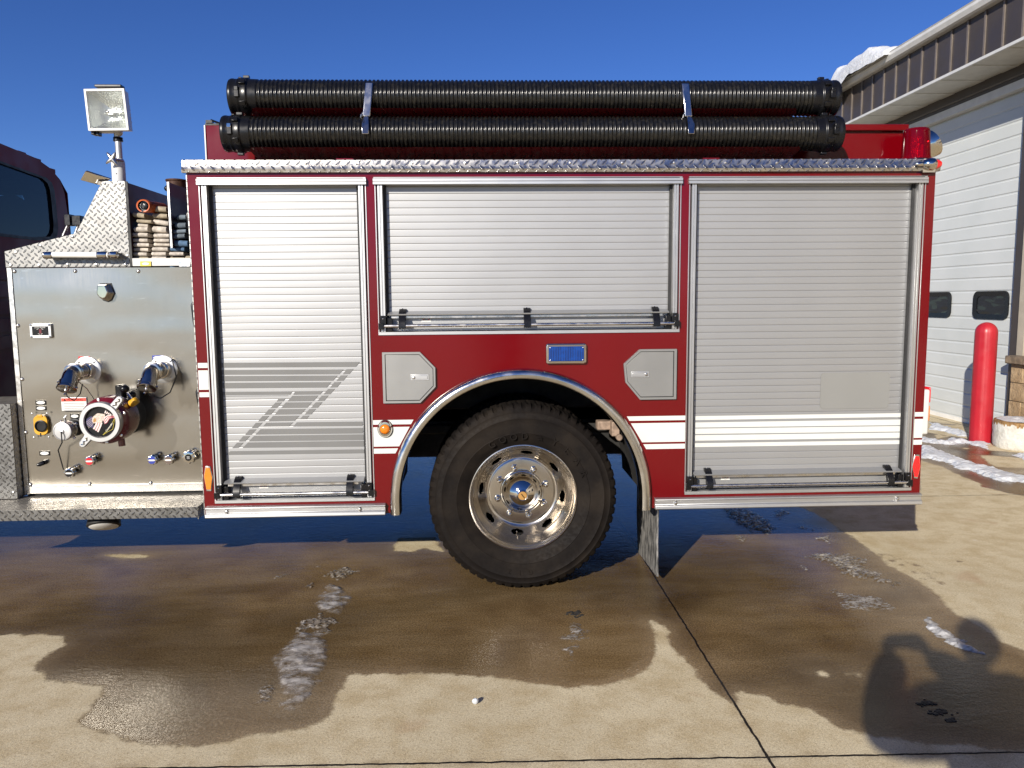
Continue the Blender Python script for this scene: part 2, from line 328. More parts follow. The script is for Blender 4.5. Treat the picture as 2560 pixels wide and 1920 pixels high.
# ------------------------------------------------------------------ mesh builder
WLOC = {}
class MB:
    def __init__(s, m='steel'): s.v = []; s.f = []; s.mi = []; s.m = m
    def add(s, vs, fs, m=None):
        o = len(s.v); s.v += [Vector(p) for p in vs]; s.f += [tuple(i+o for i in f) for f in fs]; s.mi += [m or s.m]*len(fs); return s
    def box(s, x0, x1, y0, y1, z0, z1, m=None):
        v = [(x, y, z) for x in (x0, x1) for y in (y0, y1) for z in (z0, z1)]
        return s.add(v, [(0, 1, 3, 2), (4, 6, 7, 5), (0, 4, 5, 1), (2, 3, 7, 6), (0, 2, 6, 4), (1, 5, 7, 3)], m)
    def prism(s, pts, d, m=None):           # closed polygon of 3-D points pushed along vector d
        n = len(pts); pts = [Vector(p) for p in pts]; d = Vector(d)
        return s.add(pts + [p+d for p in pts], [tuple(range(n))[::-1], tuple(range(n, 2*n))] + [(i, (i+1) % n, n+(i+1) % n, n+i) for i in range(n)], m)
    def quad(s, pts, m=None): return s.add(pts, [tuple(range(len(pts)))], m)
    def lathe(s, prof, o, ax=(0, -1, 0), n=32, m=None, mats=None, lob=None, caps=True):   # prof: (radius, distance along axis)
        o = Vector(o); ax = Vector(ax).normalized(); e1 = ax.orthogonal().normalized()
        if abs(ax.y) > .9: e1 = Vector((1, 0, 0))
        e2 = ax.cross(e1); vs = []; fs = []; ms = []
        for k, (r, t) in enumerate(prof):
            for i in range(n):
                a = 2*PI*i/n; rr = r*(lob(a, k) if lob else 1)
                vs.append(o + ax*t + (e1*math.cos(a) + e2*math.sin(a))*rr)
        for k in range(len(prof)-1):
            for i in range(n):
                j = (i+1) % n; fs.append((k*n+i, k*n+j, (k+1)*n+j, (k+1)*n+i)); ms.append(mats[k] if mats else (m or s.m))
        if caps:
            if prof[0][0] > 1e-5: fs.append(tuple(range(n))[::-1]); ms.append(mats[0] if mats else (m or s.m))
            if prof[-1][0] > 1e-5: fs.append(tuple((len(prof)-1)*n+i for i in range(n))); ms.append(mats[-1] if mats else (m or s.m))
        b = len(s.v); s.v += vs; s.f += [tuple(i+b for i in f) for f in fs]; s.mi += ms; return s
    def cyl(s, p0, p1, r, r1=None, n=20, m=None):
        p0, p1 = Vector(p0), Vector(p1); d = p1-p0
        return s.lathe([(r, 0), (r if r1 is None else r1, d.length)], p0, d, n, m)
    def tube(s, path, r, n=14, m=None):
        P = [Vector(p) for p in path]; rs = r if isinstance(r, (list, tuple)) else [r]*len(P); vs = []; fs = []
        prev = None
        for i, p in enumerate(P):
            t = (P[min(i+1, len(P)-1)] - P[max(i-1, 0)]).normalized()
            e = (prev - t*prev.dot(t)).normalized() if prev is not None else t.orthogonal().normalized()
            prev = e; f = t.cross(e)
            vs += [p + (e*math.cos(2*PI*k/n) + f*math.sin(2*PI*k/n))*rs[i] for k in range(n)]
        for i in range(len(P)-1):
            fs += [(i*n+k, i*n+(k+1) % n, (i+1)*n+(k+1) % n, (i+1)*n+k) for k in range(n)]
        fs += [tuple(range(n))[::-1], tuple((len(P)-1)*n+k for k in range(n))]
        return s.add(vs, fs, m)
    def ball(s, c, r, m=None, n=16, sq=(1, 1, 1)):
        c = Vector(c); vs = []; fs = []; h = n//2
        for i in range(h+1):
            a = PI*i/h
            for k in range(n):
                b = 2*PI*k/n; vs.append(c + Vector((math.sin(a)*math.cos(b)*sq[0], math.sin(a)*math.sin(b)*sq[1], math.cos(a)*sq[2]))*r)
        for i in range(h): fs += [(i*n+k, (i+1)*n+k, (i+1)*n+(k+1) % n, i*n+(k+1) % n) for k in range(n)]
        return s.add(vs, fs, m)
    def text(s, body, size, o, ex=(1, 0, 0), ez=(0, 0, 1), m=None, shear=0., depth=.0006, sx=1.):
        cu = bpy.data.curves.new('lettering', 'FONT'); cu.body = body; cu.size = size; cu.extrude = depth; cu.shear = shear
        cu.align_x = 'CENTER'; cu.align_y = 'CENTER'; cu.resolution_u = 3
        ob = bpy.data.objects.new('lettering', cu); C.objects.link(ob)
        dg = bpy.context.evaluated_depsgraph_get(); e = ob.evaluated_get(dg); me = e.to_mesh()
        o, ex, ez = Vector(o), Vector(ex).normalized(), Vector(ez).normalized(); en = ex.cross(ez)
        s.add([o + ex*p.co.x*sx + ez*p.co.y + en*p.co.z for p in me.vertices], [tuple(f.vertices) for f in me.polygons], m)
        e.to_mesh_clear(); bpy.data.objects.remove(ob); bpy.data.curves.remove(cu); return s
    def build(s, name, parent=None, smooth=35, bevel=0., seg=2, label=None, cat=None, group=None, kind=None, loc=None):
        me = bpy.data.meshes.new(name)
        c = Vector(loc) if loc is not None else sum(s.v, Vector())/max(1, len(s.v))
        me.from_pydata([p-c for p in s.v], [], s.f)
        used = sorted(set(s.mi), key=lambda k: MI[k])
        for k in used: me.materials.append(K[k])
        me.polygons.foreach_set('material_index', [used.index(k) for k in s.mi])
        bm = bmesh.new(); bm.from_mesh(me)
        bmesh.ops.recalc_face_normals(bm, faces=bm.faces)
        lim = math.radians(smooth)
        for f in bm.faces: f.smooth = smooth > 0
        for e in bm.edges: e.smooth = len(e.link_faces) == 2 and e.calc_face_angle(4) < lim
        bm.to_mesh(me); bm.free()
        ob = bpy.data.objects.new(name, me); C.objects.link(ob)
        pl = WLOC[parent.name] if parent else Vector()
        ob.parent = parent; ob.location = c - pl; WLOC[ob.name] = c
        if bevel:
            b = ob.modifiers.new('bevel', 'BEVEL'); b.width = bevel; b.segments = seg; b.limit_method = 'ANGLE'; b.angle_limit = math.radians(40)
        return tag(ob, label, cat, group, kind)
def tag(o, label=None, cat=None, group=None, kind=None):
    for k, v in (('label', label), ('category', cat), ('group', group), ('kind', kind)):
        if v: o[k] = v
    return o
def empty(name, loc, label=None, cat=None, parent=None, group=None):
    o = bpy.data.objects.new(name, None); C.objects.link(o); o.empty_display_size = .1
    pl = WLOC[parent.name] if parent else Vector()
    o.parent = parent; o.location = Vector(loc)-pl; WLOC[o.name] = Vector(loc)
    return tag(o, label, cat, group)
def arc(cx, cz, r, a0, a1, n): return [(cx+r*math.cos(a0+(a1-a0)*i/n), cz+r*math.sin(a0+(a1-a0)*i/n)) for i in range(n+1)]
# ================================================================== FIRE TRUCK
T = empty('fire_truck', (0, 1.2, 0), 'dark red fire truck with silver roll-up doors, pump panel and black hoses on its roof', 'fire truck')
XL, XR, ZB, ZT = -1.7528, 2.2576, .474, 2.32
DOORS = {'left': (-1.695, -.824, .549), 'middle': (-.7785, .8615, 1.461), 'right': (.9045, 2.2055, .549)}
ZH = 2.256
ACX, ACZ = -.0135, .545
# --- body skin with door openings and wheel arch
def skin():
    bm = bmesh.new()
    def loop(pts):
        vs = [bm.verts.new((x, 0, z)) for x, z in pts]
        return [bm.edges.new((vs[i], vs[(i+1) % len(vs)])) for i in range(len(vs))]
    RA = .69
    out = [(XL, ZB), (ACX-RA, ZB)] + arc(ACX, ACZ, RA, PI, 0, 48) + [(ACX+RA, ZB), (XR, ZB), (XR, ZT), (XL, ZT)]
    es = loop(out)
    for x0, x1, z0 in DOORS.values():
        es += loop([(x0+.008, z0+.008), (x1-.008, z0+.008), (x1-.008, ZH+.02), (x0+.008, ZH+.02)])
    bmesh.ops.triangle_fill(bm, edges=es, use_beauty=True)
    b = MB('red'); bm.verts.index_update()
    vs = [v.co.copy() for v in bm.verts]; fs = [tuple(v.index for v in f.verts) for f in bm.faces]
    be = [(e.verts[0].index, e.verts[1].index) for e in bm.edges if len(e.link_faces) == 1]
    n = len(vs); b.add(vs + [v+Vector((0, .05, 0)) for v in vs], fs + [(i, j, j+n, i+n) for i, j in be]); bm.free()
    return b
b = skin()
D2 = 2.40                                           # depth of the truck
b.box(XL, XL+.004, .052, D2, ZB+.1, ZT); b.box(XR-.004, XR, .052, D2, ZB, ZT)
b.box(XL+.005, XR-.005, .06, D2, ZT-.012, ZT-.002)
b.box(XL, XR, D2-.01, D2+.002, ZB, ZT-.02)
def stripes(x0, x1, rows, skew=None):
    for za, zb in rows:
        if skew: b.quad([(x0, -.0015, zb), (x0, -.0015, za), (skew(zb), -.0015, zb), (skew(za), -.0015, za)][0:0] or [(x0, -.0015, zb), (skew(zb), -.0015, zb), (skew(za), -.0015, za), (x0, -.0015, za)], 'wdecal')
        else: b.quad([(x0, -.0015, zb), (x1, -.0015, zb), (x1, -.0015, za), (x0, -.0015, za)], 'wdecal')
lowrows = [(.997, .972), (.958, .850), (.839, .811)]
stripes(XL+.004, -1.697, [(1.322, 1.295), (1.282, 1.177), (1.163, 1.137)])
z7 = zm(920, 760, 2.3037)
xa = PY(*z7(262, 670)).x; xb = PY(*z7(158, 860)).x
stripes(-.822, 0, lowrows, lambda z: xb + (xa-xb)*(z-.811)/(.997-.811))
xa2 = PY(*z7(1490, 648)).x; xb2 = PY(*z7(1602, 832)).x
for za, zb in lowrows:
    f = lambda z: xb2 + (xa2-xb2)*(z-.811)/(.997-.811)
    b.quad([(f(zb), -.0015, zb), (.9035, -.0015, zb), (.9035, -.0015, za), (f(za), -.0015, za)], 'wdecal')
stripes(2.207, XR-.001, lowrows)
body = b.build('body', T, smooth=20)
# --- compartment boxes and underbody
b = MB('dark')
b.box(XL+.01, -.80, .11, .75, .49, 2.28); b.box(.80, XR-.01, .11, .75, .49, 2.28); b.box(-.82, .90, .11, .75, 1.44, 2.28)
b.box(XL+.01, -.80, 1.65, D2-.02, .49, 2.28); b.box(.80, XR-.01, 1.65, D2-.02, .49, 2.28)
b.box(-.80, .80, .76, D2-.02, 1.30, 2.28); b.box(XL+.01, XR-.01, .76, 1.64, .78, .84)
b.box(-3.6, 2.2, .80, .88, .62, .86); b.box(-3.6, 2.2, 1.52, 1.60, .62, .86)
b.cyl((0, .6, .533), (0, 1.8, .533), .085); b.ball((0, 1.2, .52), .22)
b.box(-.72, .70, .70, .75, .95, 1.44)
b.box(1.15, 2.05, .12, .5, .455, .489)
b.build('underbody', T, bevel=.01)
b = MB('dark')                                     # liner over the wheel
pa = [(ACX+.70*math.cos(a), ACZ+.70*math.sin(a)) for a in [PI*i/32 for i in range(33)]]
b.add([(x, .05, z) for x, z in pa] + [(x, .72, z) for x, z in pa], [(i, i+1, i+34, i+33) for i in range(32)])
b.build('wheel_housing', T)
# --- suspension piece seen through the arch
b = MB('ruststeel'); p = PY(*z7(1345, 690), .55)
b.box(p.x-.03, p.x+.07, .52, .60, p.z-.035, p.z+.02); q = PY(*z7(1415, 700), .5)
b.box(q.x-.02, q.x+.03, .45, .55, q.z-.06, q.z+.03); b.cyl((q.x, .5, q.z-.05), (q.x+.05, .5, q.z-.08), .018)
b.cyl((q.x+.02, .44, q.z-.06), (q.x+.02, .4, q.z-.06), .02)
b.build('suspension_bracket', T, bevel=.006)
# --- roll-up doors
SL = .0378
Z6 = zm(480, 860, 3.607); Z8 = zm(1640, 860, 2.9105)
LDEC = [[(258,170),(1512,162),(1478,205),(258,213)], [(260,235),(1365,230),(1328,272),(260,277)], [(262,289),(1312,285),(1272,330),(264,336)], [(265,350),(1255,344),(1215,392),(267,400)],
 [(1393,228),(1455,226),(1420,270),(1360,272)], [(1340,284),(1402,283),(1365,330),(1302,332)], [(1283,344),(1345,343),(1308,390),(1245,392)], [(1228,405),(1288,404),(1246,452),(1185,454)], [(1170,466),(1230,464),(1192,512),(1130,514)], [(1115,526),(1175,524),(1134,574),(1072,576)], [(1058,586),(1117,585),(1074,634),(1015,636)], [(1000,647),(1058,645),(1032,676),(973,678)],
 [(270,432),(905,428),(885,456),(270,461)], [(270,468),(868,464),(862,468),(270,473)], [(905,467),(1138,464),(1095,514),(860,517)], [(930,427),(1180,425),(1155,454),(912,457)], [(845,527),(1082,525),(1038,574),(803,577)], [(785,588),(1025,585),(980,633),(746,637)], [(730,648),(968,646),(925,692),(688,697)], [(670,710),(912,707),(873,743),(637,746)],
 [(780,493),(843,491),(823,516),(762,519)], [(752,528),(810,526),(765,576),(705,579)], [(692,589),(752,587),(709,636),(650,639)], [(635,650),(695,648),(652,695),(595,698)], [(575,711),(636,709),(592,755),(537,758)], [(518,771),(580,769),(535,818),(478,821)], [(460,831),(523,829),(480,876),(422,879)], [(405,891),(465,889),(420,935),(364,938)],
 [(945,706),(1537,700),(1537,738),(912,744)], [(618,768),(1541,757),(1544,806),(572,816)], [(560,828),(1545,815),(1548,866),(513,877)], [(505,888),(1549,873),(1551,925),(457,936)], [(345,967),(1551,950),(1553,985),(308,1000)]]
RDEC = [[(285,525),(1787,503),(1787,531),(285,554)], [(284,571),(1786,549),(1786,590),(284,608)], [(283,616),(1784,597),(1783,637),(283,655)], [(282,664),(1783,644),(1782,683),(281,704)], [(280,722),(1780,700),(1779,728),(279,750)]]
def roller(side, clips):
    x0, x1, z0 = DOORS[side]
    R = empty('roller_door', ((x0+x1)/2, 0, z0), {'left': 'tall silver roll-up door with grey slanted stripe graphic', 'middle': 'wide short silver roll-up door above the wheel arch', 'right': 'tall silver roll-up door with white stripes'}[side], parent=T)
    zb = z0+.112; ztop = ZH+.03; rows = int((ztop-zb)/SL)+1
    b = MB('slat'); YS = .046; xs0, xs1 = x0+.040, x1-.040
    prof = [(0, .0022), (.02, .0007), (.045, .00015), (.12, .00003), (.5, 0), (.88, .00003), (.955, .00015), (.98, .0007), (1, .0022)]
    nx = 4; rnd = random.Random(len(side))
    for i in range(rows):
        za = zb+i*SL; dy = rnd.uniform(-.0002, .0002); tilt = rnd.uniform(-.0003, .0003)
        V = [(xs0+(xs1-xs0)*k/nx, YS+d+dy+tilt*(k/nx-.5), za+f*SL) for f, d in prof for k in range(nx+1)]
        b.add(V, [(r*(nx+1)+k, r*(nx+1)+k+1, (r+1)*(nx+1)+k+1, (r+1)*(nx+1)+k) for r in range(len(prof)-1) for k in range(nx)])
    b.box(xs0, xs1, YS, YS+.012, z0+.02, zb)                                     # bottom rail of the curtain
    if side == 'left':
        for q in LDEC: b.prism([PY(*Z6(a, c), YS-.0022) for a, c in q], (0, .0012, 0), 'gdecal')
    if side == 'right':
        for q in RDEC: b.prism([PY(*Z8(a, c), YS-.002) for a, c in q], (0, .001, 0), 'wdecal')
        p0 = PY(*Z8(1202, 210), YS-.003); p1 = PY(*Z8(1692, 466), YS-.003); r = .02; pts = []
        for cx, cz, a0 in ((p1.x-r, p0.z-r, 0), (p0.x+r, p0.z-r, .5), (p0.x+r, p1.z+r, 1), (p1.x-r, p1.z+r, 1.5)):
            pts += [(x, YS-.003, z) for x, z in arc(cx, cz, r, a0*PI, (a0+.5)*PI, 5)]
        b.prism(pts, (0, .001, 0), 'patch')
    b.build('door_curtain', R, smooth=50)
    b = MB('rail')
    for s, xo in ((1, x0), (-1, x1)):
        def bx(a, c, y0, y1, m): b.box(min(xo+s*a, xo+s*c), max(xo+s*a, xo+s*c), y0, y1, z0+(.018 if m == 'rail' and a > .01 else .001), ZH+.004, m)
        bx(0, .005, -.004, .03, 'rail'); bx(.0052, .0148, .004, .03, 'rubber'); bx(.015, .026, -.006, .045, 'rail'); bx(.0262, .029, -.003, .045, 'rail'); bx(.0292, .040, -.006, .044, 'rail')
        bx(.0402, .0415, -.002, .0445, 'rail'); bx(.0417, .055, .030, .043, 'rubber')
    b.box(x0, x1, -.008, .06, z0, z0+.0165, 'rail')
    b.box(x0-.006, x1+.004, -.020, .03, ZH, ZH+.014); b.box(x0-.006, x1+.004, -.017, .03, ZH+.0142, ZH+.0158, 'rubber'); b.box(x0-.006, x1+.004, -.020, .03, ZH+.016, ZH+.030)
    b.box(x0-.003, x1+.001, -.010, .0, ZH+.031, ZH+.0335, 'rubber'); b.box(x0-.004, x1+.002, -.014, .0, ZH+.034, ZH+.038)
    b.box(x1-.012, x1+.002, -.0145, 0, ZH+.0305, ZH+.034)
    b.build('door_frame', R, bevel=.0012, seg=1)
    b = MB('slat'); b.prism([(xs0+.012, YS+.004, zb+.010), (xs0+.012, -.004, zb-.006), (xs0+.012, -.006, zb-.001), (xs0+.012, YS+.004, zb+.016)][::-1], (xs1-xs0-.03, 0, 0))
    b.box(xs0+.03, xs1-.05, .012, YS, zb-.022, zb-.010, 'steel'); b.build('drip_ledge', R)
    b = MB('steel'); zr = z0+.049; b.cyl((x0+.006, -.012, zr), (x1-.010, -.012, zr), .0095, n=16); b.build('lift_bar', R)
    for s, xo in ((1, x0+.028), (-1, x1-.028)):
        b = MB('black'); b.box(xo-.016, xo+.016, -.02, .0, zr-.004, zr+.056); b.box(xo-.02*(s > 0)-.004, xo+.004+.02*(s < 0), -.028, .0, zr-.018, zr+.016); b.box(xo+s*.018, xo+s*.046, .0, .044, z0+.018, zr+.042)
        b.lathe([(.005, 0), (.004, .003), (0, .004)], (xo, -.02, zr+.04), n=10, m='chrome'); b.build('bar_end_bracket', R, bevel=.004)
    for u, v in clips:
        x = PY(u, v).x; b = MB('black')
        pr = [(.046, zb+.028), (.030, zb+.026), (.004, zb+.006), (-.020, zr+.026), (-.026, zr+.006), (-.026, zr-.014), (-.002, zr-.016), (.0, zr+.02), (.012, zb-.012), (.046, zb+.004)]
        b.prism([(x-.019, y, z) for y, z in pr], (.038, 0, 0)); b.lathe([(.006, 0), (.005, .003), (0, .004)], (x-.002, .034, zb+.0275), (0, -.3, 1), 10, 'chrome')
        b.build('bar_clip', R, bevel=.003)
    # maker's sticker
    x = {'left': PY(*Z6(625, 1300)).x, 'middle': PY(1064, 797).x, 'right': PY(*Z8(523, 985)).x}[side]; zc = z0+.078; ys = YS-.0015
    b = MB('wtag'); b.box(x-.026, x+.026, ys, ys+.001, zc-.010, zc+.014)
    for s in (-1, 1): b.prism([(x+s*.006, ys-.0004, zc+.0095), (x+s*.018, ys-.0004, zc+.005), (x+s*.018, ys-.0004, zc+.001), (x+s*.006, ys-.0004, zc-.004), (x+s*.013, ys-.0004, zc+.001), (x+s*.013, ys-.0004, zc+.005)], (0, .0003, 0), 'warn')
    b.text('Plano', .0105, (x, ys-.0005, zc+.003), m='black', shear=.35, depth=.0002); b.box(x+.017, x+.0215, ys-.0005, ys, zc+.007, zc+.0115, 'black')
    for k, w in ((.012, .03), (-.007, .012)): b.box(x-w*.5, x+w*.5, ys-.0004, ys, zc+k-.0008, zc+k, 'steel')
    b.build('maker_sticker', R)
roller('left', [(593, 1220), (875, 1215)])
roller('middle', [(1005.8, 795), (1318, 795), (1640, 795)])
roller('right', [(1772, 1210), (2223, 1205)])
# --- diamond plate trim along the top edge
b = MB('dtrim'); b.prism([(-1.772, -.012, 2.382), (-1.772, -.016, 2.352), (-1.772, -.024, 2.335), (-1.772, -.020, 2.318), (-1.772, .001, 2.318), (-1.772, .001, 2.324), (-1.772, .30, 2.324), (-1.772, .30, 2.386), (-1.772, -.006, 2.386)], (XR+.012+1.772, 0, 0))
b.build('diamond_plate_trim', T, smooth=20)
for k in range(14):
    b = MB('steel'); x = -1.69 + k*.2785; b.lathe([(.0075, 0), (.006, .004), (0, .0055)], (x, -.014, 2.365), n=10); b.build('trim_screw', T)
# --- rub rails
def rub(x0, x1):
    b = MB('rail'); pr = [(.0, .534), (-.012, .534), (-.030, .529), (-.030, .521), (-.022, .518), (-.022, .497), (-.034, .493), (-.036, .476), (-.028, .471), (0, .471)]
    b.prism([(x0, y, z) for y, z in pr], (x1-x0, 0, 0)); r = b.build('rub_rail', T, smooth=30, bevel=.002)
    for x in (x0+.115, x1-.14):
        c = MB('steel'); c.lathe([(.012, 0), (.0115, .003), (.008, .007), (0, .009)], (x, -.022, .507), n=14); c.build('bolt', r)
rub(-1.743, -.765); rub(.735, XR)
# --- stainless ring round the wheel arch
b = MB('fender'); pr = [(.668, .06), (.668, -.020), (.674, -.036), (.690, -.044), (.708, -.040), (.722, -.026), (.727, -.010), (.727, .0)]
path = [(ACX, ACZ, a) for a in [PI*i/64 for i in range(65)]]; vs = []
def ringv(a, dz=0): return [(ACX+r*math.cos(a), y, ACZ+r*math.sin(a)+dz) for r, y in pr]
rows = [ringv(PI, -.073), ringv(PI, -.04)] + [ringv(PI - PI*i/64) for i in range(65)] + [ringv(0, -.04), ringv(0, -.073)]
n = len(pr); b.add([v for r in rows for v in r], [(i*n+k, i*n+k+1, (i+1)*n+k+1, (i+1)*n+k) for i in range(len(rows)-1) for k in range(n-1)])
b.build('fender_trim', T, smooth=40)
# --- compartment doors beside the arch
for s, pts, lt in ((1, [(82,280),(300,273),(388,365),(390,475),(303,567),(92,570)], [(250,437),(348,405)]), (-1, [(1773,258),(1563,260),(1470,345),(1480,450),(1563,547),(1772,547)], [(1515,420),(1613,388)])):
    P = [PY(*z7(*q)) for q in pts]; c = sum(P, Vector())/6
    zt, zbm = (P[0].z+P[1].z)/2, (P[4].z+P[5].z)/2; xo = (P[0].x+P[5].x)/2
    P = [Vector((xo, 0, zt)), Vector((P[1].x, 0, zt)), P[2], P[3], Vector((P[4].x, 0, zbm)), Vector((xo, 0, zbm))]; c = sum(P, Vector())/6
    In = [c+(p-c)*.915 for p in P]
    b = MB('steel'); Y0 = -.018
    o = [Vector((p.x, Y0, p.z)) for p in P]; i_ = [Vector((p.x, Y0, p.z)) for p in In]; bk = [Vector((p.x, .0, p.z)) for p in P]; ib = [Vector((p.x, -.004, p.z)) for p in In]
    b.add(o+i_+bk+ib, [f for k in range(6) for f in ((k, (k+1) % 6, 6+(k+1) % 6, 6+k), (k, (k+1) % 6, 12+(k+1) % 6, 12+k), (6+k, 6+(k+1) % 6, 18+(k+1) % 6, 18+k))], 'cast')
    fd = b.build('utility_door', T, smooth=10)
    b = MB('cast'); b.prism([Vector((c.x+(p.x-c.x)*.895, -.013, c.z+(p.z-c.z)*.895)) for p in P], (0, .008, 0)); b.build('door_leaf', fd, bevel=.002)
    b = MB('rubber'); b.prism([Vector((p.x, -.0042, p.z)) for p in In], (0, .003, 0)); b.build('door_seal', fd)
    a, d = PY(*z7(*lt[0])), PY(*z7(*lt[1])); b = MB('rail'); zc = (a.z+d.z)/2
    b.box(a.x-.003, d.x+.003, -.0155, -.0128, zc-.017, zc+.017); b.box(a.x+.004, d.x-.004, -.0185, -.0157, zc-.010, zc+.010)
    xk = a.x+.014 if s > 0 else d.x-.014; b.lathe([(.009, 0), (.009, .003), (.007, .004)], (xk, -.0186, zc), n=16, m='steel'); b.build('paddle_latch', fd, bevel=.002)
# --- blue warning light
a, d = PY(*z7(1037, 330)), PY(*z7(1243, 240)); cx, cz, w, h = (a.x+d.x)/2, (a.z+d.z)/2, d.x-a.x, d.z-a.z
def rrect(cx, cz, w, h, r, y, n=5):
    p = []
    for sx_, sz_, a0 in ((1, 1, 0), (-1, 1, .5), (-1, -1, 1), (1, -1, 1.5)): p += [(x, y, z) for x, z in arc(cx+sx_*(w/2-r), cz+sz_*(h/2-r), r, a0*PI, (a0+.5)*PI, n)]
    return p
wl = empty('warning_light', (cx, 0, cz), parent=T)
b = MB('chrome'); b.prism(rrect(cx, cz, w+.026, h+.030, .014, -.022), (0, .022, 0)); b.build('bezel', wl, bevel=.008, seg=3)
b = MB('chrome'); b.prism(rrect(cx, cz, w+.006, h+.006, .006, -.026), (0, .003, 0)); b.build('lens_rim', wl, bevel=.001)
b = MB('bluelens'); b.prism(rrect(cx, cz, w-.004, h-.003, .006, -.032), (0, .008, 0)); b.build('lens', wl, bevel=.003)
for sx_ in (-1, 1):
    for sz_ in (-1, 1):
        b = MB('steel'); b.lathe([(.003, 0), (.0025, .002), (0, .003)], (cx+sx_*(w/2-.009), -.0325, cz+sz_*(h/2-.008)), n=8); b.build('screw', wl)
# --- amber marker lamp
c = PY(*z7(100, 718)); ml = empty('marker_lamp', (c.x, 0, c.z), parent=T)
lob = lambda a, k: 1+.22*max(0, -math.sin(a))**3*(a != 0) if k < 4 else 1
b = MB('rubber'); b.lathe([(.043, 0), (.043, .004)], (c.x, 0, c.z), n=40, lob=lambda a, k: 1+.16*abs(math.sin(a))**3); b.build('gasket', ml)
b = MB('chrome'); b.lathe([(.040, .002), (.039, .012), (.034, .020), (.028, .021), (.026, .014)], (c.x, 0, c.z), n=40, lob=lambda a, k: 1+.18*abs(math.sin(a))**3*(k < 3), caps=False); b.build('bezel', ml)
b = MB('amber'); b.lathe([(.0265, .012), (.026, .020), (.020, .027), (.010, .030), (0, .031)], (c.x, 0, c.z), n=32); b.build('lens', ml)
# --- reflectors
for nm, zz, pts, m in (('amber', Z6, [(122,1098),(166,1100),(191,1200),(178,1326),(133,1326),(108,1190)], 'orangeR'), ('red', Z8, [(1878,803),(1913,803),(1922,890),(1900,978),(1872,975),(1858,890)], 'redR')):
    P = [PY(*zz(*q)) for q in pts]; c = sum(P, Vector())/6
    b = MB('steel'); b.prism([p+Vector((0, -.006, 0)) for p in P], (0, .006, 0)); r = b.build('side_reflector', T, bevel=.002, label='%s lozenge reflector' % nm)
    b = MB(m); b.prism([c+(p-c)*.86+Vector((0, -.009, 0)) for p in P], (0, .003, 0)); b.build('reflector_lens', r, bevel=.002)
# --- diamond plate front face of the body, its grab handles
b = MB('dside'); b.box(XL-.005, XL-.001, .0, 1.0, ZB, ZT-.004); b.build('corner_guard', T)
for v0, v1 in ((515, 622), (742, 868), (960, 1050)):
    za, zc = PY(486, v0, .12).z, PY(486, v1, .12).z; x = XL-.005; b = MB('black'); hh = za-zc
    b.tube([(x, .14, za), (x-.03, .13, za-.012), (x-.046, .12, za-.045), (x-.040, .12, za-.5*hh), (x-.022, .12, zc+.04), (x-.010, .13, zc+.012), (x, .13, zc)], .010); g = b.build('grab_handle', T)
    b = MB('chrome'); b.box(x-.018, x, .11, .15, zc-.02, zc+.012); b.build('handle_mount', g, bevel=.003)
# --- mud flap
fl = MB('flap'); pts = [(.772, .07, .60), (.766, .07, .25), (.772, .075, .045), (.776, .63, .008), (.772, .66, .25), (.774, .66, .60)]
fl.prism(pts, (.010, 0, 0)); fl.build('mud_flap', T)

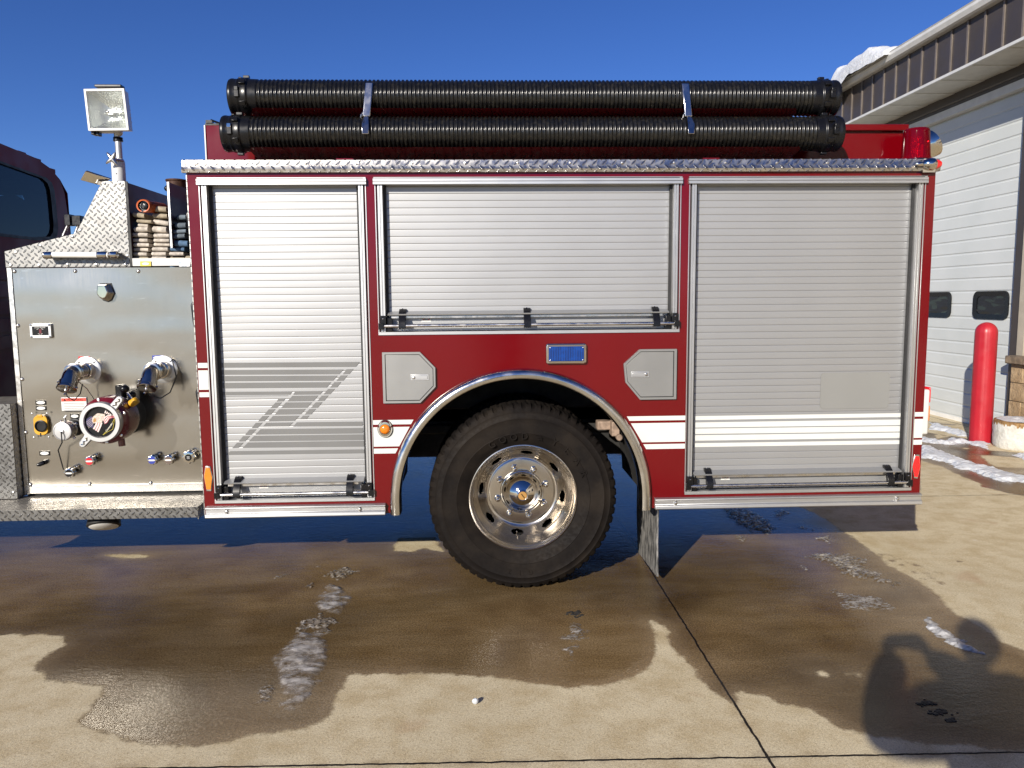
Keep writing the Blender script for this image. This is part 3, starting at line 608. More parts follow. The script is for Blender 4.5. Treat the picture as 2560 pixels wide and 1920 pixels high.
# --- wheels
def wheel(y0, sgn, name='wheel', detail=True):      # y0: sidewall plane, sgn: direction of the axle going inwards (+1 = +Y)
    o = Vector((0, y0, .533)); w = empty(name, (0, y0, .533), parent=T)
    ax = (0, sgn, 0); N = 480
    prof = [(.300, .055), (.306, .034), (.322, .024), (.345, .012), (.372, .005), (.375, .003), (.378, .005), (.42, .001), (.452, .002), (.456, .0), (.460, .004), (.487, .012), (.492, .011), (.497, .016), (.516, .026), (.529, .040), (.533, .055), (.533, .10), (.533, .18), (.531, .25), (.515, .275), (.45, .29), (.31, .26)]
    def lob(a, k):
        t = (a*60/(2*PI)) % 1
        if k in (15, 16) and t < .34: return .981
        if k == 14 and t < .34: return .985
        if k in (17, 18): return .985 if (t*1 + .2*k) % 1 < .25 else 1
        return 1
    b = MB('tyre'); b.lathe(prof, o, ax, N, lob=lob, caps=False)
    for p in b.v:
        if p.z < .0015: p.z = .0015
    if detail:
        def put(txt, a0, r, size, tilt=0.):
            a = math.radians(a0); rad = Vector((math.cos(a), 0, math.sin(a))); tan = Vector((math.sin(a), 0, -math.cos(a)))
            b.text(txt, size, o+rad*r+Vector((0, .0015, 0)), tan, rad, 'tyre', depth=.0035)
        for ch, a in zip('GOOD', (119, 108.5, 98.5, 88.5)): put(ch, a, .356, .052)
        for ch, a in zip('YEAR', (61, 48, 35, 22.5)): put(ch, a, .366, .058)
        a = math.radians(76); e1 = Vector((math.sin(a), 0, -math.cos(a))); e2 = Vector((math.cos(a), 0, math.sin(a))); c = o+e2*.358+Vector((0, -.002, 0))
        for k in range(3): b.tube([c+e1*(-.022+.01*k)+e2*(.014-.012*k), c+e1*(.0+.008*k)+e2*(.016-.012*k), c+e1*(.02)+e2*(.004-.008*k)], .0022, 6)
        for ch, a in zip('G12', (275, 267, 259)): put(ch, a, .425, .040)
    b.build('tyre', w, smooth=30)
    b = MB('rimm'); NR = 360
    prof = [(.300, .06), (.306, .040), (.3075, .030), (.3055, .024), (.301, .023), (.2965, .028), (.293, .040), (.2855, .050), (.281, .058), (.277, .072)]
    prof += [(.277-.022*t/8, .072+.062*t/8) for t in range(1, 9)] + [(.255-.058*(t/14)**.9, .134+.062*(1-(1-t/14)**1.8)) for t in range(1, 15)] + [(.190, .191), (.185, .190), (.12, .190)]
    o2 = o
    for k, (r, t) in enumerate(prof): pass
    b.lathe(prof, o, ax, NR, caps=False)
    if detail:                                       # eight hand holes cut through the dished disc
        fs, ms = [], []
        for f, m_ in zip(b.f, b.mi):
            c = sum((b.v[i] for i in f), Vector())/len(f)-o; r = math.hypot(c.x, c.z); a = math.atan2(c.z, c.x)
            q = ((a-math.radians(38))/(PI/4)+.5) % 1 - .5
            if ((q*PI/4*r)/.036)**2 + ((r-.2385)/.0135)**2 < 1: continue
            fs.append(f); ms.append(m_)
        b.f, b.mi = fs, ms
    rim = b.build('rim', w, smooth=50)
    if not detail: return w
    b = MB('hole'); b.lathe([(.27, .245), (0, .245)], o, ax, 48); b.lathe([(.262, .12), (.268, .245)], o, ax, 48, caps=False); b.build('brake_drum', w)
    b = MB('chrome'); b.lathe([(.127, .192), (.127, .172), (.124, .167), (.119, .166), (.1175, .160)] + [(r, .158-.085*(1-(r/.1175)**2)**.75) for r in (.1165, .114, .110, .104, .096, .086, .075, .063, .050, .038, .030)] + [(.028, .0755), (.026, .0735), (.024, .0745)], o, ax, 72, caps=False)
    hub = b.build('hub_cover', w, smooth=50)
    b = MB('orange'); b.lathe([(.025, .0755), (.0235, .072), (0, .0715)], o, ax, 32, 'beak'); b.tube([o+Vector((-.008, .0705, .013)), o+Vector((.002, .0703, -.002)), o+Vector((.011, .0705, -.013))], .0022, 8, 'black')
    b.build('hub_emblem', w)
    for k in range(8):
        a = math.radians(16+45*k); c = o+Vector((math.cos(a)*.146, .19, math.sin(a)*.146)); b = MB('chrome')
        b.lathe([(.021, 0), (.021, .006), (.0172, .008), (.0172, .026), (.014, .030)], c, (0, -1, 0), 6); b.lathe([(.0125, .028), (.0122, .036), (.0085, .043), (0, .046)], c, (0, -1, 0), 18)
        b.build('lug_nut', w, smooth=40)
    b = MB('chrome'); a = math.radians(-98); c = o+Vector((math.cos(a)*.238, .16, math.sin(a)*.238)); b.tube([c, c+Vector((0, -.03, -.01)), c+Vector((0, -.055, -.03))], .005, 10); b.build('valve_stem', w)
    return w
wheel(.020, 1)
wheel(.345, 1, detail=False)
wheel(D2-.02, -1, detail=False)
# ================================================================== roof: coaming, hose trays, lamps
b = MB('red'); b.box(XL, 2.245, .32, .335, 2.386, 2.632)
b.box(-1.62, 2.262, .292, .335, 2.598, 2.634); b.box(XL, 2.245, 1.95, 1.97, 2.386, 2.632)
b.box(2.225, 2.245, .336, 1.95, 2.386, 2.62); b.box(XL, XL+.02, .336, 1.95, 2.386, 2.62)
b.build('roof_coaming', T, bevel=.004)
b = MB('gutter'); b.box(XL-.008, XL-.001, .315, .36, 2.386, 2.632); b.box(XL-.006, XL+.07, .33, .35, 2.634, 2.645, 'rubber'); b.build('coaming_edge', T)
b = MB('black'); b.tube([(XL+.005, .34, 2.645), (XL+.03, .33, 2.662), (XL+.07, .34, 2.648), (XL+.13, .34, 2.652)], .006, 8); b.box(XL+.0, XL+.035, .325, .36, 2.645, 2.662); b.build('loose_cable', T)
def tray(xa, xb, yf, zt, zb, m, name):
    b = MB(m); r = .018; o = (-.006)
    pr = [(xa+.03, zb), (xa+.004, zt-r)] + [(xa+.002+r-r*math.cos(t), zt-r+r*math.sin(t)) for t in (.4, .9, 1.3, PI/2)] + [(xb-.002-r+r*math.sin(t), zt-r+r*math.cos(t)) for t in (0, .4, .9, 1.3)] + [(xb-.004, zt-r), (xb-.03, zb)]
    yy = lambda z: yf + .16*(zt-z)/.06
    b.prism([(x, yy(z), z) for x, z in pr], (0, .005, 0)); b.box(xa+.02, xb-.02, yy(zb), .27, zb-.004, zb)
    return b.build(name, T, smooth=10)
tray(-1.424, 1.508, -.020, 2.446, 2.388, 'dred', 'hose_tray'); tray(-1.425, 1.511, .045, 2.660, 2.612, 'dred', 'hose_tray')
for x in (-.93, 1.02): b = MB('red'); b.box(x-.045, x+.045, -.004, .03, 2.384, 2.392); b.build('tray_support', T)
# --- suction hoses (things resting on the trays)
def suction(xa, xb, y, z, R, label):
    h = empty('suction_hose', ((xa+xb)/2, y, z-R), label, 'hose', group='suction hoses on the truck roof')
    N = 44; pit = .0222; x0, x1 = xa+.135, xb-.125; nr = int((x1-x0)/pit); b = MB('hoser'); prof = []
    for i in range(nr):
        for f, d in ((0, -.007), (.12, -.0065), (.24, -.0025), (.42, 0), (.60, 0), (.78, -.0025), (.9, -.0065)): prof.append((R+d, (i+f)*pit))
    b.lathe(prof, (x0, y, z), (1, 0, 0), N); b.build('corrugated_tube', h, smooth=65)
    for s, xe in ((1, xa), (-1, xb)):
        b = MB('black'); q = R*1.0
        b.lathe([(q*.90, .004), (q*1.0, 0), (q*1.04, .010), (q*1.04, .020), (q*1.02, .024), (q*1.02, .044), (q*1.06, .047), (q*1.06, .058), (q*1.03, .062), (q*1.09, .07), (q*1.09, .1), (q*1.02, .106), (q*1.0, .15)], (xe, y, z), (s, 0, 0), 56)
        for k in range(6):
            a = math.radians(28+60*k); c = Vector((xe+s*.082, y+math.cos(a)*q*1.08, z+math.sin(a)*q*1.08)); d = Vector((0, math.cos(a), math.sin(a))); t = Vector((0, -math.sin(a), math.cos(a)))
            b.prism([c-t*.012+Vector((-.016, 0, 0)), c+t*.012+Vector((-.016, 0, 0)), c+t*.012+Vector((.016, 0, 0)), c-t*.012+Vector((.016, 0, 0))], d*.014)
        cp_ = b.build('coupling', h, smooth=35, bevel=.002)
        b = MB('black'); yf = y-q*1.06; b.box(xe+s*.055-.013, xe+s*.055+.013, yf-.010, yf+.01, z-.012-.01, z+.022); b.box(xe+s*.055-.011, xe+s*.055+.011, yf-.012, yf+.01, z+.01, z+.034, 'chrome' if s > 0 and z < 2.6 else 'black')
        b.build('hose_clamp', cp_, bevel=.003)
        b = MB('black'); b.box(xe+s*.05-.008, xe+s*.05+.008, y-.012, y+.012, z+q*1.05, z+q*1.13); b.build('clamp_bolt', cp_, bevel=.002)
    return h
suction(-1.574, 1.749, .085, 2.535, .0905, 'lower black ribbed suction hose lying in the red tray just above the diamond plate trim')
suction(-1.552, 1.759, .165, 2.742, .0935, 'upper black ribbed suction hose, topmost on the truck roof against the sky')
# --- chrome hold-downs
for u in (915, 1722):
    c = PY(u, 300, .03); x = c.x; b = MB('clampm'); dx = .012 if u < 1300 else -.012
    zt, zm_, zb_ = 2.800, 2.615, 2.512
    b.prism([(x+dx-.017, .075, zt), (x+dx+.024, .075, zt), (x+.022, .035, zm_), (x-.020, .035, zm_)], (0, .022, 0)); hd = b.build('hose_hold_down', T, bevel=.005)
    b = MB('clampm'); b.prism([(x-.010, .03, zm_), (x+.014, .03, zm_), (x+.019, -.020, zm_-.05), (x+.019, -.022, zb_), (x-.016, -.022, zb_), (x-.016, -.020, zm_-.05)], (0, .010, 0)); b.build('release_lever', hd, bevel=.004)
    b = MB('steel'); b.tube([(x-.018, .05, 2.64), (x-.026, .04, 2.625), (x-.03, .045, 2.60)], .0035, 8)
    b.build('spring', hd)
# --- red beacon, chrome scene light, marker lamp on the rear corner
zb3 = zm(2080, 280, 6.9125)
p0 = PY(*zb3(1150, 800), .20); p1 = PY(*zb3(1660, 800), .20); c = Vector(((p0.x+p1.x)/2+.012, .20, 2.388)); zt = PY(*zb3(1450, 290), .20).z; r = (p1.x-p0.x)/2
bc = empty('beacon', c, parent=T); h = zt-c.z
b = MB('black'); b.lathe([(r*1.02, 0), (r*1.02, .012), (r*.95, .024), (r*.9, .03)], c, (0, 0, 1), 40); b.build('base', bc)
b = MB('beacon'); b.lathe([(r*.95, .024), (r*.95, .034), (r*.90, .04), (r*.80, h-.02), (r*.78, h-.010), (r*.7, h-.002), (r*.3, h), (0, h)], c, (0, 0, 1), 48, caps=False); b.build('dome', bc, smooth=50)
b = MB('reflector'); b.box(c.x-.03, c.x+.03, c.y-.004, c.y+.004, c.z+.035, c.z+h*.8); b.cyl(c+Vector((.0, -.02, .03)), c+Vector((0, -.02, h*.7)), .010, n=12); b.cyl(c+Vector((.03, -.01, .03)), c+Vector((.03, -.01, h*.55)), .008, n=12, m='amber'); b.build('rotator', bc)
q0 = PY(*zb3(1640, 560), .34); q1 = PY(*zb3(1885, 430), .34); b = MB('chrome')
cc = Vector((q0.x+.01, .36, (PY(*zb3(1800, 345), .34).z+PY(*zb3(1700, 740), .34).z)/2))
b.lathe([(.084, .085), (.083, .078), (.078, .045), (.065, .012), (.044, -.010), (.022, -.020), (0, -.023)], cc+Vector((-.042, 0, -.035)), (.86, .05, .50), 48); b.box(cc.x-.05, cc.x-.01, cc.y-.02, cc.y+.02, 2.386, cc.z-.05, 'steel'); b.build('rear_scene_light', T, smooth=50)
a = PY(*zb3(1420, 905), -.03); d = PY(*zb3(1885, 900), -.03); b = MB('chrome'); o = Vector((a.x, -.034, a.z)); ln = d.x-a.x
b.lathe([(0, 0), (.006, .006), (.011, .018), (.012, .03), (.010, ln*.30), (.022, ln*.34), (.030, ln*.5), (.033, ln*.62), (.032, ln*.70), (.026, ln*.76)], o, (1, 0, 0), 32); b.box(a.x+.05, d.x-.03, -.03, .0, a.z-.042, a.z-.02); cl = b.build('corner_lamp', T, smooth=50)
b = MB('redR'); b.lathe([(.026, ln*.74), (.024, ln*.86), (.016, ln*.96), (0, ln)], o, (1, 0, 0), 24); b.build('lens', cl)
# --- tail lamp box on the rear
TX = PY(2324, 1030, .10).x; b = MB('white'); b.box(XR+.002, TX, .10, .24, PY(2318, 1087, .1).z, PY(2318, 974, .1).z); tb = b.build('tail_lamp', T, bevel=.012, seg=3)
zc_ = PY(2318, 1012, .1).z
for k, m in ((.055, 'redR'), (-.052, 'amber')):
    b = MB(m); b.box(TX-.002, TX+.010, .11, .23, zc_+k-.045, zc_+k+.045); b.build('tail_lens', tb, bevel=.006)
# ================================================================== PUMP PANEL SECTION
PX0, PX1, YP = -2.888, -1.80, .30
zA = zm(0, 180, 3.19); zB = zm(0, 640, 4.254); zC = zm(0, 960, 3.95); zD = zm(120, 860, 6.38)
b = MB('panel'); b.box(PX0+.028, PX1, YP, YP+.006, .592, 1.846); pp = b.build('pump_panel', T, bevel=.001)
b = MB('gutter'); b.box(PX0, PX0+.026, YP-.004, YP+.02, .545, 1.848, 'steel'); b.box(PX0+.026, PX1, YP-.002, YP+.02, .548, .590, 'steel'); b.box(PX0+.027, PX1, YP-.012, YP+.02, .5905, .5925, 'rail'); b.build('panel_frame', pp, bevel=.002)
b = MB('dark'); b.box(PX0+.002, PX1, YP+.021, D2-.3, .50, 1.84); b.box(PX0-.004, PX0+.001, YP+.03, D2-.3, .50, 1.84, 'dside'); b.build('pump_housing', T)
for u, v in [zB(155, 163), zB(800, 160), zB(1472, 162), zB(193, 741), zB(236, 1311), zC(258, 478), zC(301, 994), zC(886, 986), zC(1490, 976)]:
    b = MB('steel'); b.lathe([(.0115, 0), (.010, .004), (.006, .007), (0, .008)], PY(u, v, YP), n=14); b.build('panel_bolt', pp)
# shield of diamond plate
pts = [(40,1430),(45,1557),(1040,1555),(1000,870),(815,870),(605,1285)]
b = MB('dplate'); P = [PY(*zA(*q), YP-.004) for q in pts]; P[0].x = P[1].x = -2.892; P[2].x = P[3].x = -2.205; P[2].z = P[1].z = 1.851; P[3].z = P[4].z = 2.325
b.prism(P, (0, .008, 0)); sh = b.build('diamond_plate_shield', T, bevel=.001)
b = MB('darkred'); b.prism([p+Vector((0, .0085, -.006)) for p in (P[3], P[4], P[5], P[0], P[1], P[2])], (0, .55, 0)); b.build('shield_box', T)
for q in [(835,888),(952,887),(810,935),(985,935),(993,1085),(1003,1277),(1016,1465),(637,1265),(576,1313),(321,1384),(125,1440),(84,1542),(308,1542),(537,1537),(766,1537),(998,1535)]:
    b = MB('steel'); b.lathe([(.0085, 0), (.0075, .003), (0, .005)], PY(*zA(*q), YP-.004), n=10); b.build('shield_screw', sh)
# grab rail on the shield
a = PY(*zA(342, 1458), YP-.06); d = PY(*zA(940, 1461), YP-.06); gz = a.z; gr = empty('grab_rail', ((a.x+d.x)/2, YP, gz), parent=T); b = MB('wtag')
b.cyl((a.x+.04, YP-.06, gz), (d.x-.05, YP-.06, gz-.004), .0165, n=18, m='clothL' if 0 else 'wtag'); b.build('rail_tube', gr)
for x0, x1 in ((a.x, a.x+.055), (d.x-.115, d.x-.055), (d.x-.045, d.x)):
    b = MB('chrome'); b.lathe([(.012, 0), (.0205, .006), (.0205, x1-x0-.005), (.017, x1-x0)], (x0, YP-.06, gz-.002), (1, 0, 0), 20); b.box((x0+x1)/2-.015, (x0+x1)/2+.015, YP-.06, YP-.004, gz-.012, gz+.012); b.build('rail_bracket', gr, bevel=.003)
b = MB('chrome'); b.cyl((d.x-.07, YP-.06, gz-.004), (d.x-.03, YP-.06, gz-.004), .012); b.build('rail_bracket', gr)
# hose bed
b = MB('darkred'); X0, X1, Z0, ZT2 = -2.203, -1.76, 1.895, 2.32
b.box(X0, X0+.004, YP, .88, Z0, 2.318); b.box(X0, X1, .55, .56, Z0, 2.08); b.box(X0, X1, YP+.012, 1.2, Z0-.02, Z0)
hb = b.build('hose_bed', T)
b = MB('rubber'); b.box(X0-.001, X0+.012, YP-.005, YP+.002, 1.852, 2.322); b.build('edge_seal', hb)
b = MB('gutter'); b.box(X0+.012, -1.86, YP-.006, YP+.012, 1.853, 1.897); b.build('front_sill', hb, bevel=.002)
x = PY(423, 540, YP).x; zt = PY(423, 455, YP).z; zl = PY(430, 620, YP).z; b = MB('darkred'); b.prism([(x, YP+.004, zl), (x, YP+.004, zt), (x, .95, zt), (x, .95, zl)], (.006, 0, 0)); b.box(x-.002, x+.009, YP-.002, YP+.004, zl, zt, 'steel'); b.build('hose_bed_divider', T)
for u, v, m in ((365, 659.5, 'yellowd'), (462, 660.5, 'steel')):
    p = PY(u, v, YP-.006); b = MB(m); b.box(p.x-.030, p.x+.030, YP-.012, YP-.0065, p.z-.0135, p.z+.0135); b.prism([(p.x+.020*math.cos(t*PI/10), YP-.0128, p.z+.0075*math.sin(t*PI/10)) for t in range(20)], (0, .0005, 0), 'wtag'); b.build('hose_bed_tag', T, bevel=.001)
# stack pipe behind
p = PY(441, 460, .62); b = MB('rust'); b.cyl((p.x, .62, 1.95), (p.x, .62, p.z+.025), .055, n=28); b.lathe([(.056, 0), (.060, .004), (.060, .012), (.05, .014)], (p.x, .62, p.z+.012), (0, 0, 1), 28); b.build('deck_pipe', T)
b = MB('black'); p = PY(418, 480, .5); b.ball((p.x, .5, p.z+.02), .016); b.tube([(p.x, .5, p.z+.03), (p.x+.012, .5, p.z+.055), (p.x+.004, .52, p.z-.02)], .008, 8); b.build('swivel_lock', T)
# folded hoses
def fold(bx, p0, p1, p2, p3, depth, m, yf):
    pass
def stack(name, label, folds, group='folded fire hoses in the hose bed'):
    x = sum(f[0] for f in folds)/len(folds); e = empty(name, (PY(x, 650, YP+.03).x, YP+.2, Z0), label, 'fire hose', group=group)
    for (u0, v, u1, hgt, dv, m) in folds:
        y = YP+.025+random.uniform(0, .025); a = PY(u0, v, y); c = PY(u1, v+dv, y); r = PY(u0, v-hgt/2, y).z-a.z
        b = MB(m); n = 16; secs = []
        for t, k in ((0, 1.0), (.08, .92), (.3, 1.02), (.62, .98), (.9, .95), (1., .86)):
            cx = a.x+(c.x-a.x)*t; cz = a.z+(c.z-a.z)*t
            ring = []
            for i in range(n+1):
                q = -PI/2-PI*i/n
                ring.append((cx, y+r*.9+r*.95*math.cos(q)*1.0, cz+r*k*math.sin(q)*.97))
            ring = [(cx, y+.24, cz+r*k*.8)] + ring[::-1] + [(cx, y+.24, cz-r*k*.8)]
            secs.append(ring)
        w = len(secs[0])
        # rounded left end
        vs = [q for s_ in secs for q in s_]
        left = [(a.x-r*.55, q[1]+r*.55, a.z+(q[2]-a.z)*.62) for q in secs[0]]
        vs = left+vs; k = len(secs)+1
        b.add(vs, [(i*w+j, i*w+j+1, (i+1)*w+j+1, (i+1)*w+j) for i in range(k-1) for j in range(w-1)] + [tuple(range(w)), tuple((k-1)*w+j for j in range(w))[::-1]])
        if (u0, int(v)) == (386, 601): b.box(a.x+.055, a.x+.062, y-.002, y+.01, a.z-r*.5, a.z+r*.5, 'black'); b.box(a.x+.066, a.x+.076, y-.002, y+.01, a.z-r*.2, a.z+r*.55, 'black')
        b.build('hose_fold', e, smooth=50)
E1 = zm(160, 440, 6.38)
def Fd(a, v, b_, h, dv, m): u0, vv = E1(a, v); return (u0, vv, 160+b_/6.38, h/6.38, dv/6.38, m)
stack('folded_hose', 'left stack of folded tan fire hose beside the diamond plate shield', [Fd(1110,1313,1340,62,2,'clothT'), Fd(1108,1245,1315,62,2,'clothL'), Fd(1110,1172,1340,66,4,'clothL'), Fd(1112,1098,1350,64,2,'clothL'), Fd(1105,1025,1330,66,2,'clothL'), Fd(1095,935,1330,74,6,'clothL'), Fd(1120,850,1330,88,-4,'clothL'), Fd(1180,782,1335,52,10,'clothL'), Fd(1165,715,1390,58,14,'clothT'), Fd(1100,612,1275,86,24,'clothT')])
stack('folded_hose', 'middle stack of folded pale fire hose reaching up to the orange nozzle', [Fd(1405,1313,1625,66,2,'clothL'), Fd(1402,1240,1620,66,2,'clothL'), Fd(1412,1165,1650,70,4,'clothL'), Fd(1440,1092,1685,62,2,'clothL'), Fd(1436,1026,1672,64,2,'clothL'), Fd(1436,950,1672,72,2,'clothL'), Fd(1420,845,1625,106,12,'clothL'), Fd(1432,725,1660,84,34,'clothL'), Fd(1424,630,1640,78,8,'clothT'), Fd(1412,520,1625,98,12,'clothT')])
stack('folded_hose', 'right stack of folded blue and tan fire hose behind the steel divider', [Fd(1700,1318,1915,72,2,'clothT'), Fd(1685,1240,1900,66,2,'clothL'), Fd(1700,1165,1915,66,4,'clothB'), Fd(1755,1070,1965,104,8,'clothB'), Fd(1735,965,1920,76,-14,'clothG'), Fd(1735,890,1940,66,-14,'clothG'), Fd(1780,790,1935,90,-8,'clothG'), Fd(1800,660,1935,84,-6,'clothG')])
stack('folded_hose', 'single tan hose fold at the hose bed corner next to the dark red body edge', [Fd(1945,1308,2040,80,0,'clothT')])
# nozzle lying on the stacks
zq = E1; c = PY(*zq(1325, 490), YP+.03); rr = PY(*zq(1215, 490), YP+.03); R_ = .0225; c2 = Vector((c.x, YP+.0, c.z)); ax = Vector((.34, 1, .0)).normalized(); R_ = (c.x-rr.x)*.98
nz_ = empty('hose_nozzle', (c.x, YP+.1, c.z-R_), 'orange and black hose nozzle lying on top of the folded hoses', 'nozzle')
b = MB('orange'); b.lathe([(R_*.80, -.012), (R_*.98, -.014), (R_*1.03, -.004), (R_*1.03, .008), (R_*.93, .014), (R_*.90, .13), (R_*.8, .15), (R_*.5, .18)], c2, ax, 40, caps=False); b.build('bumper', nz_, smooth=45)
b = MB('black'); b.lathe([(R_*.82, -.010), (R_*.78, .004), (R_*.55, .006), (R_*.5, -.002), (R_*.42, -.004), (0, -.004)], c2, ax, 36, caps=False)
for k in range(20): a = 2*PI*k/20; b.ball(c2+Vector((math.cos(a)*R_*.66, -.0, math.sin(a)*R_*.66)), R_*.05, 'steel', 6)
b.build('nozzle_face', nz_)
b = MB('chrome'); e = c2+Vector((-R_*.25, -.012, -R_*.78)); b.ball(e, R_*.16); b.build('nozzle_lug', nz_)
# floodlight on its pole
zF = zm(180, 180, 5.821)
fq = [PY(*zF(a, d), YP) for a, d in ((165,245),(755,235),(828,848),(235,855))]
fc = sum(fq, Vector())/4; back = Vector((-.012, .125, -.004))
fl = empty('floodlight', fc, parent=T)
inn = [fc+(p-fc)*.885 for p in fq]
b = MB('white'); fr = Vector((0, .016, 0))
b.add(fq+inn+[p+fr for p in fq]+[p+fr for p in inn], [f for k in range(4) for f in ((k, (k+1) % 4, 4+(k+1) % 4, 4+k), (k, (k+1) % 4, 8+(k+1) % 4, 8+k), (4+k, 4+(k+1) % 4, 12+(k+1) % 4, 12+k))]); b.build('front_frame', fl, bevel=.002)
bq = [fc+(p-fc)*.74+back for p in fq]; o1 = [fc+(p-fc)*.95+fr for p in fq]; mid_ = [fc+(p-fc)*.93+fr+Vector((0, .05, 0)) for p in fq]
b = MB('white'); b.add(o1+mid_+bq, [f for k in range(4) for f in ((k, (k+1) % 4, 4+(k+1) % 4, 4+k), (4+k, 4+(k+1) % 4, 8+(k+1) % 4, 8+k))]+[(8, 9, 10, 11)])
for k in range(5):
    t = .2+.13*k; pa_ = bq[1].lerp(bq[2], t); b.box(pa_.x-.002, pa_.x+.010, pa_.y-.03, pa_.y+.002, pa_.z-.004, pa_.z+.004)
b.build('housing', fl, smooth=10)
ctr = fc+Vector((.012, .085, 0)); s2 = [p+Vector((0, .006, 0)) for p in inn]; cs = [ctr+(p-fc)*.16 for p in fq]; b = MB('reflector')
for k in range(4):
    m = 'pearl' if k == 3 else 'reflector'; n = 7; V = []
    for i in range(n):
        t = i/(n-1)
        for q in range(n):
            sgm = q/(n-1); p = s2[k].lerp(s2[(k+1) % 4], sgm).lerp(cs[k].lerp(cs[(k+1) % 4], sgm), t); p.y += .022*math.sin(PI*t)*.9; V.append(p)
    b.add(V, [(i*n+q, i*n+q+1, (i+1)*n+q+1, (i+1)*n+q) for i in range(n-1) for q in range(n-1)], m)
b.quad(cs); b.build('reflector', fl, smooth=40)
b = MB('steel'); b.cyl(ctr+Vector((-.035, -.025, 0)), ctr+Vector((.05, -.025, 0)), .006, n=12); b.ball(ctr+Vector((-.03, -.02, 0)), .017, sq=(1, 1, .75)); b.box(ctr.x-.03, ctr.x+.0, ctr.y-.03, ctr.y+.005, ctr.z-.014, ctr.z+.014, 'rail'); b.build('bulb', fl, bevel=.002)
b = MB('clear'); b.quad([p+Vector((0, .004, 0)) for p in inn]); b.build('lamp_glass', fl)
b = MB('black'); a = PY(*zF(350, 230), YP+.02); d = PY(*zF(735, 225), YP+.02); b.box(a.x, d.x, YP+.0, YP+.05, a.z, a.z+.014); b.build('top_vent', fl, bevel=.003)
b = MB('white'); p = PY(*zF(680, 860), YP+.07); a = PY(*zF(310, 858), YP+.05); b.box(a.x+.02, p.x+.02, YP+.04, YP+.08, p.z-.012, p.z+.002, 'white'); b.box(a.x, a.x+.018, YP+.02, YP+.07, a.z-.025, a.z, 'black'); b.box(a.x+.02, a.x+.038, YP+.03, YP+.07, a.z-.028, a.z-.006, 'black'); b.build('yoke', fl, bevel=.003)
yP = YP+.09; xm = PY(*zF(672, 1000), yP).x
zz = lambda v: PY(*zF(672, v), yP).z
pole = MB('rail'); pole.cyl((xm, yP, zz(1300)), (xm, yP, zz(1000)), .0185, n=24); pole.cyl((xm-.004, yP, zz(1000)), (xm-.004, yP, zz(870)), .017, n=20); pole.ball((xm+.006, yP, zz(880)), .022, 'white'); pl = pole.build('pole', fl)
b = MB('black'); b.lathe([(.019, 0), (.026, .002), (.026, .012), (.022, .014), (.026, .017), (.024, .024), (.018, .026)], (xm, yP, zz(1015)), (0, 0, 1), 24); b.build('collar', fl)
x2 = PY(*zF(682, 1500), yP).x; b = MB('white'); b.lathe([(.0365, 0), (.0365, zz(1330)-zz(1640)), (.034, zz(1290)-zz(1640)), (.028, zz(1265)-zz(1640))], (x2, yP, zz(1640)), (0, 0, 1), 28); b.ball((x2+.002, yP-.036, zz(1495)), .004, 'black', 8); b.build('lower_pole', fl)
kc = PY(*zF(585, 1265), YP+.02); b = MB('steel')
for a in (58, 128, 215, 305): 
    d = Vector((math.cos(math.radians(a)), 0, math.sin(math.radians(a)))); b.tube([kc, kc+d*.03+Vector((0, -.003, 0)), kc+d*.042], [.013, .008, .0045], 10)
b.cyl(kc, kc+Vector((.03, .06, 0)), .008); b.build('clamp_knob', fl, smooth=60)
# open chrome hood beside the pole
ph = [PY(*zA(a, d), y) for a, d, y in ((640,862,YP+.02),(680,790,YP+.03),(880,855,YP+.10),(800,905,YP+.08))]; b = MB('chrome'); b.prism(ph, (.004, .012, .006)); b.prism([PY(*zA(645, 858), YP+.03), PY(*zA(682, 792), YP+.04), PY(*zA(690, 795), YP+.16), PY(*zA(655, 862), YP+.15)], (.003, 0, .003)); b.build('lamp_hood', T, bevel=.002)
# oval tags and plates
def otag(u, v, m, w=.058, h=.026):
    p = PY(u, v, YP); b = MB(m); b.box(p.x-w/2, p.x+w/2, YP-.0035, YP-.0005, p.z-h/2, p.z+h/2)
    b.prism([(p.x+w*.42*math.cos(t*PI/12), YP-.0042, p.z+h*.36*math.sin(t*PI/12)) for t in range(24)], (0, .0005, 0), 'wtag'); b.box(p.x-w*.25, p.x+w*.25, YP-.0046, YP-.0043, p.z-.001, p.z+.001, 'steel'); b.build('name_tag', pp)
otag(*zC(405, 183), 'black'); otag(*zC(408, 238), 'black'); otag(*zC(443, 683), 'black'); otag(*zD(430, 1150), 'black', .05)
otag(*zB(898, 1092), 'redK', .064, .028); otag(*zB(1683, 1082), 'blueK', .064, .028)
p0 = PY(*zD(208, 850), YP); p1 = PY(*zD(640, 1065), YP); b = MB('rail'); b.box(p0.x, p1.x, YP-.006, YP-.0005, p1.z, p0.z); ws = b.build('warning_plate', pp, bevel=.003)
b = MB('wtag'); b.box(p0.x+.004, p1.x-.003, YP-.0075, YP-.0065, p1.z+.004, p0.z-.004); zr = p0.z-.024; b.box(p0.x+.0045, p1.x-.0035, YP-.0082, YP-.0077, zr, p0.z-.005, 'warn')
b.text('WARNING', .0165, ((p0.x+p1.x)/2+.008, YP-.0086, zr+.0095), m='black', depth=.0002, sx=1.15); tx = p0.x+.024; b.prism([(tx-.008, YP-.0087, zr+.004), (tx+.008, YP-.0087, zr+.004), (tx, YP-.0087, zr+.0165)], (0, .0003, 0), 'black')
for k in range(6): b.box(p0.x+.016+.002*(k % 2), p1.x-.016-.006*(k == 5), YP-.0081, YP-.0077, zr-.012-.0095*k, zr-.0098-.0095*k, 'black')
b.build('warning_text', ws)
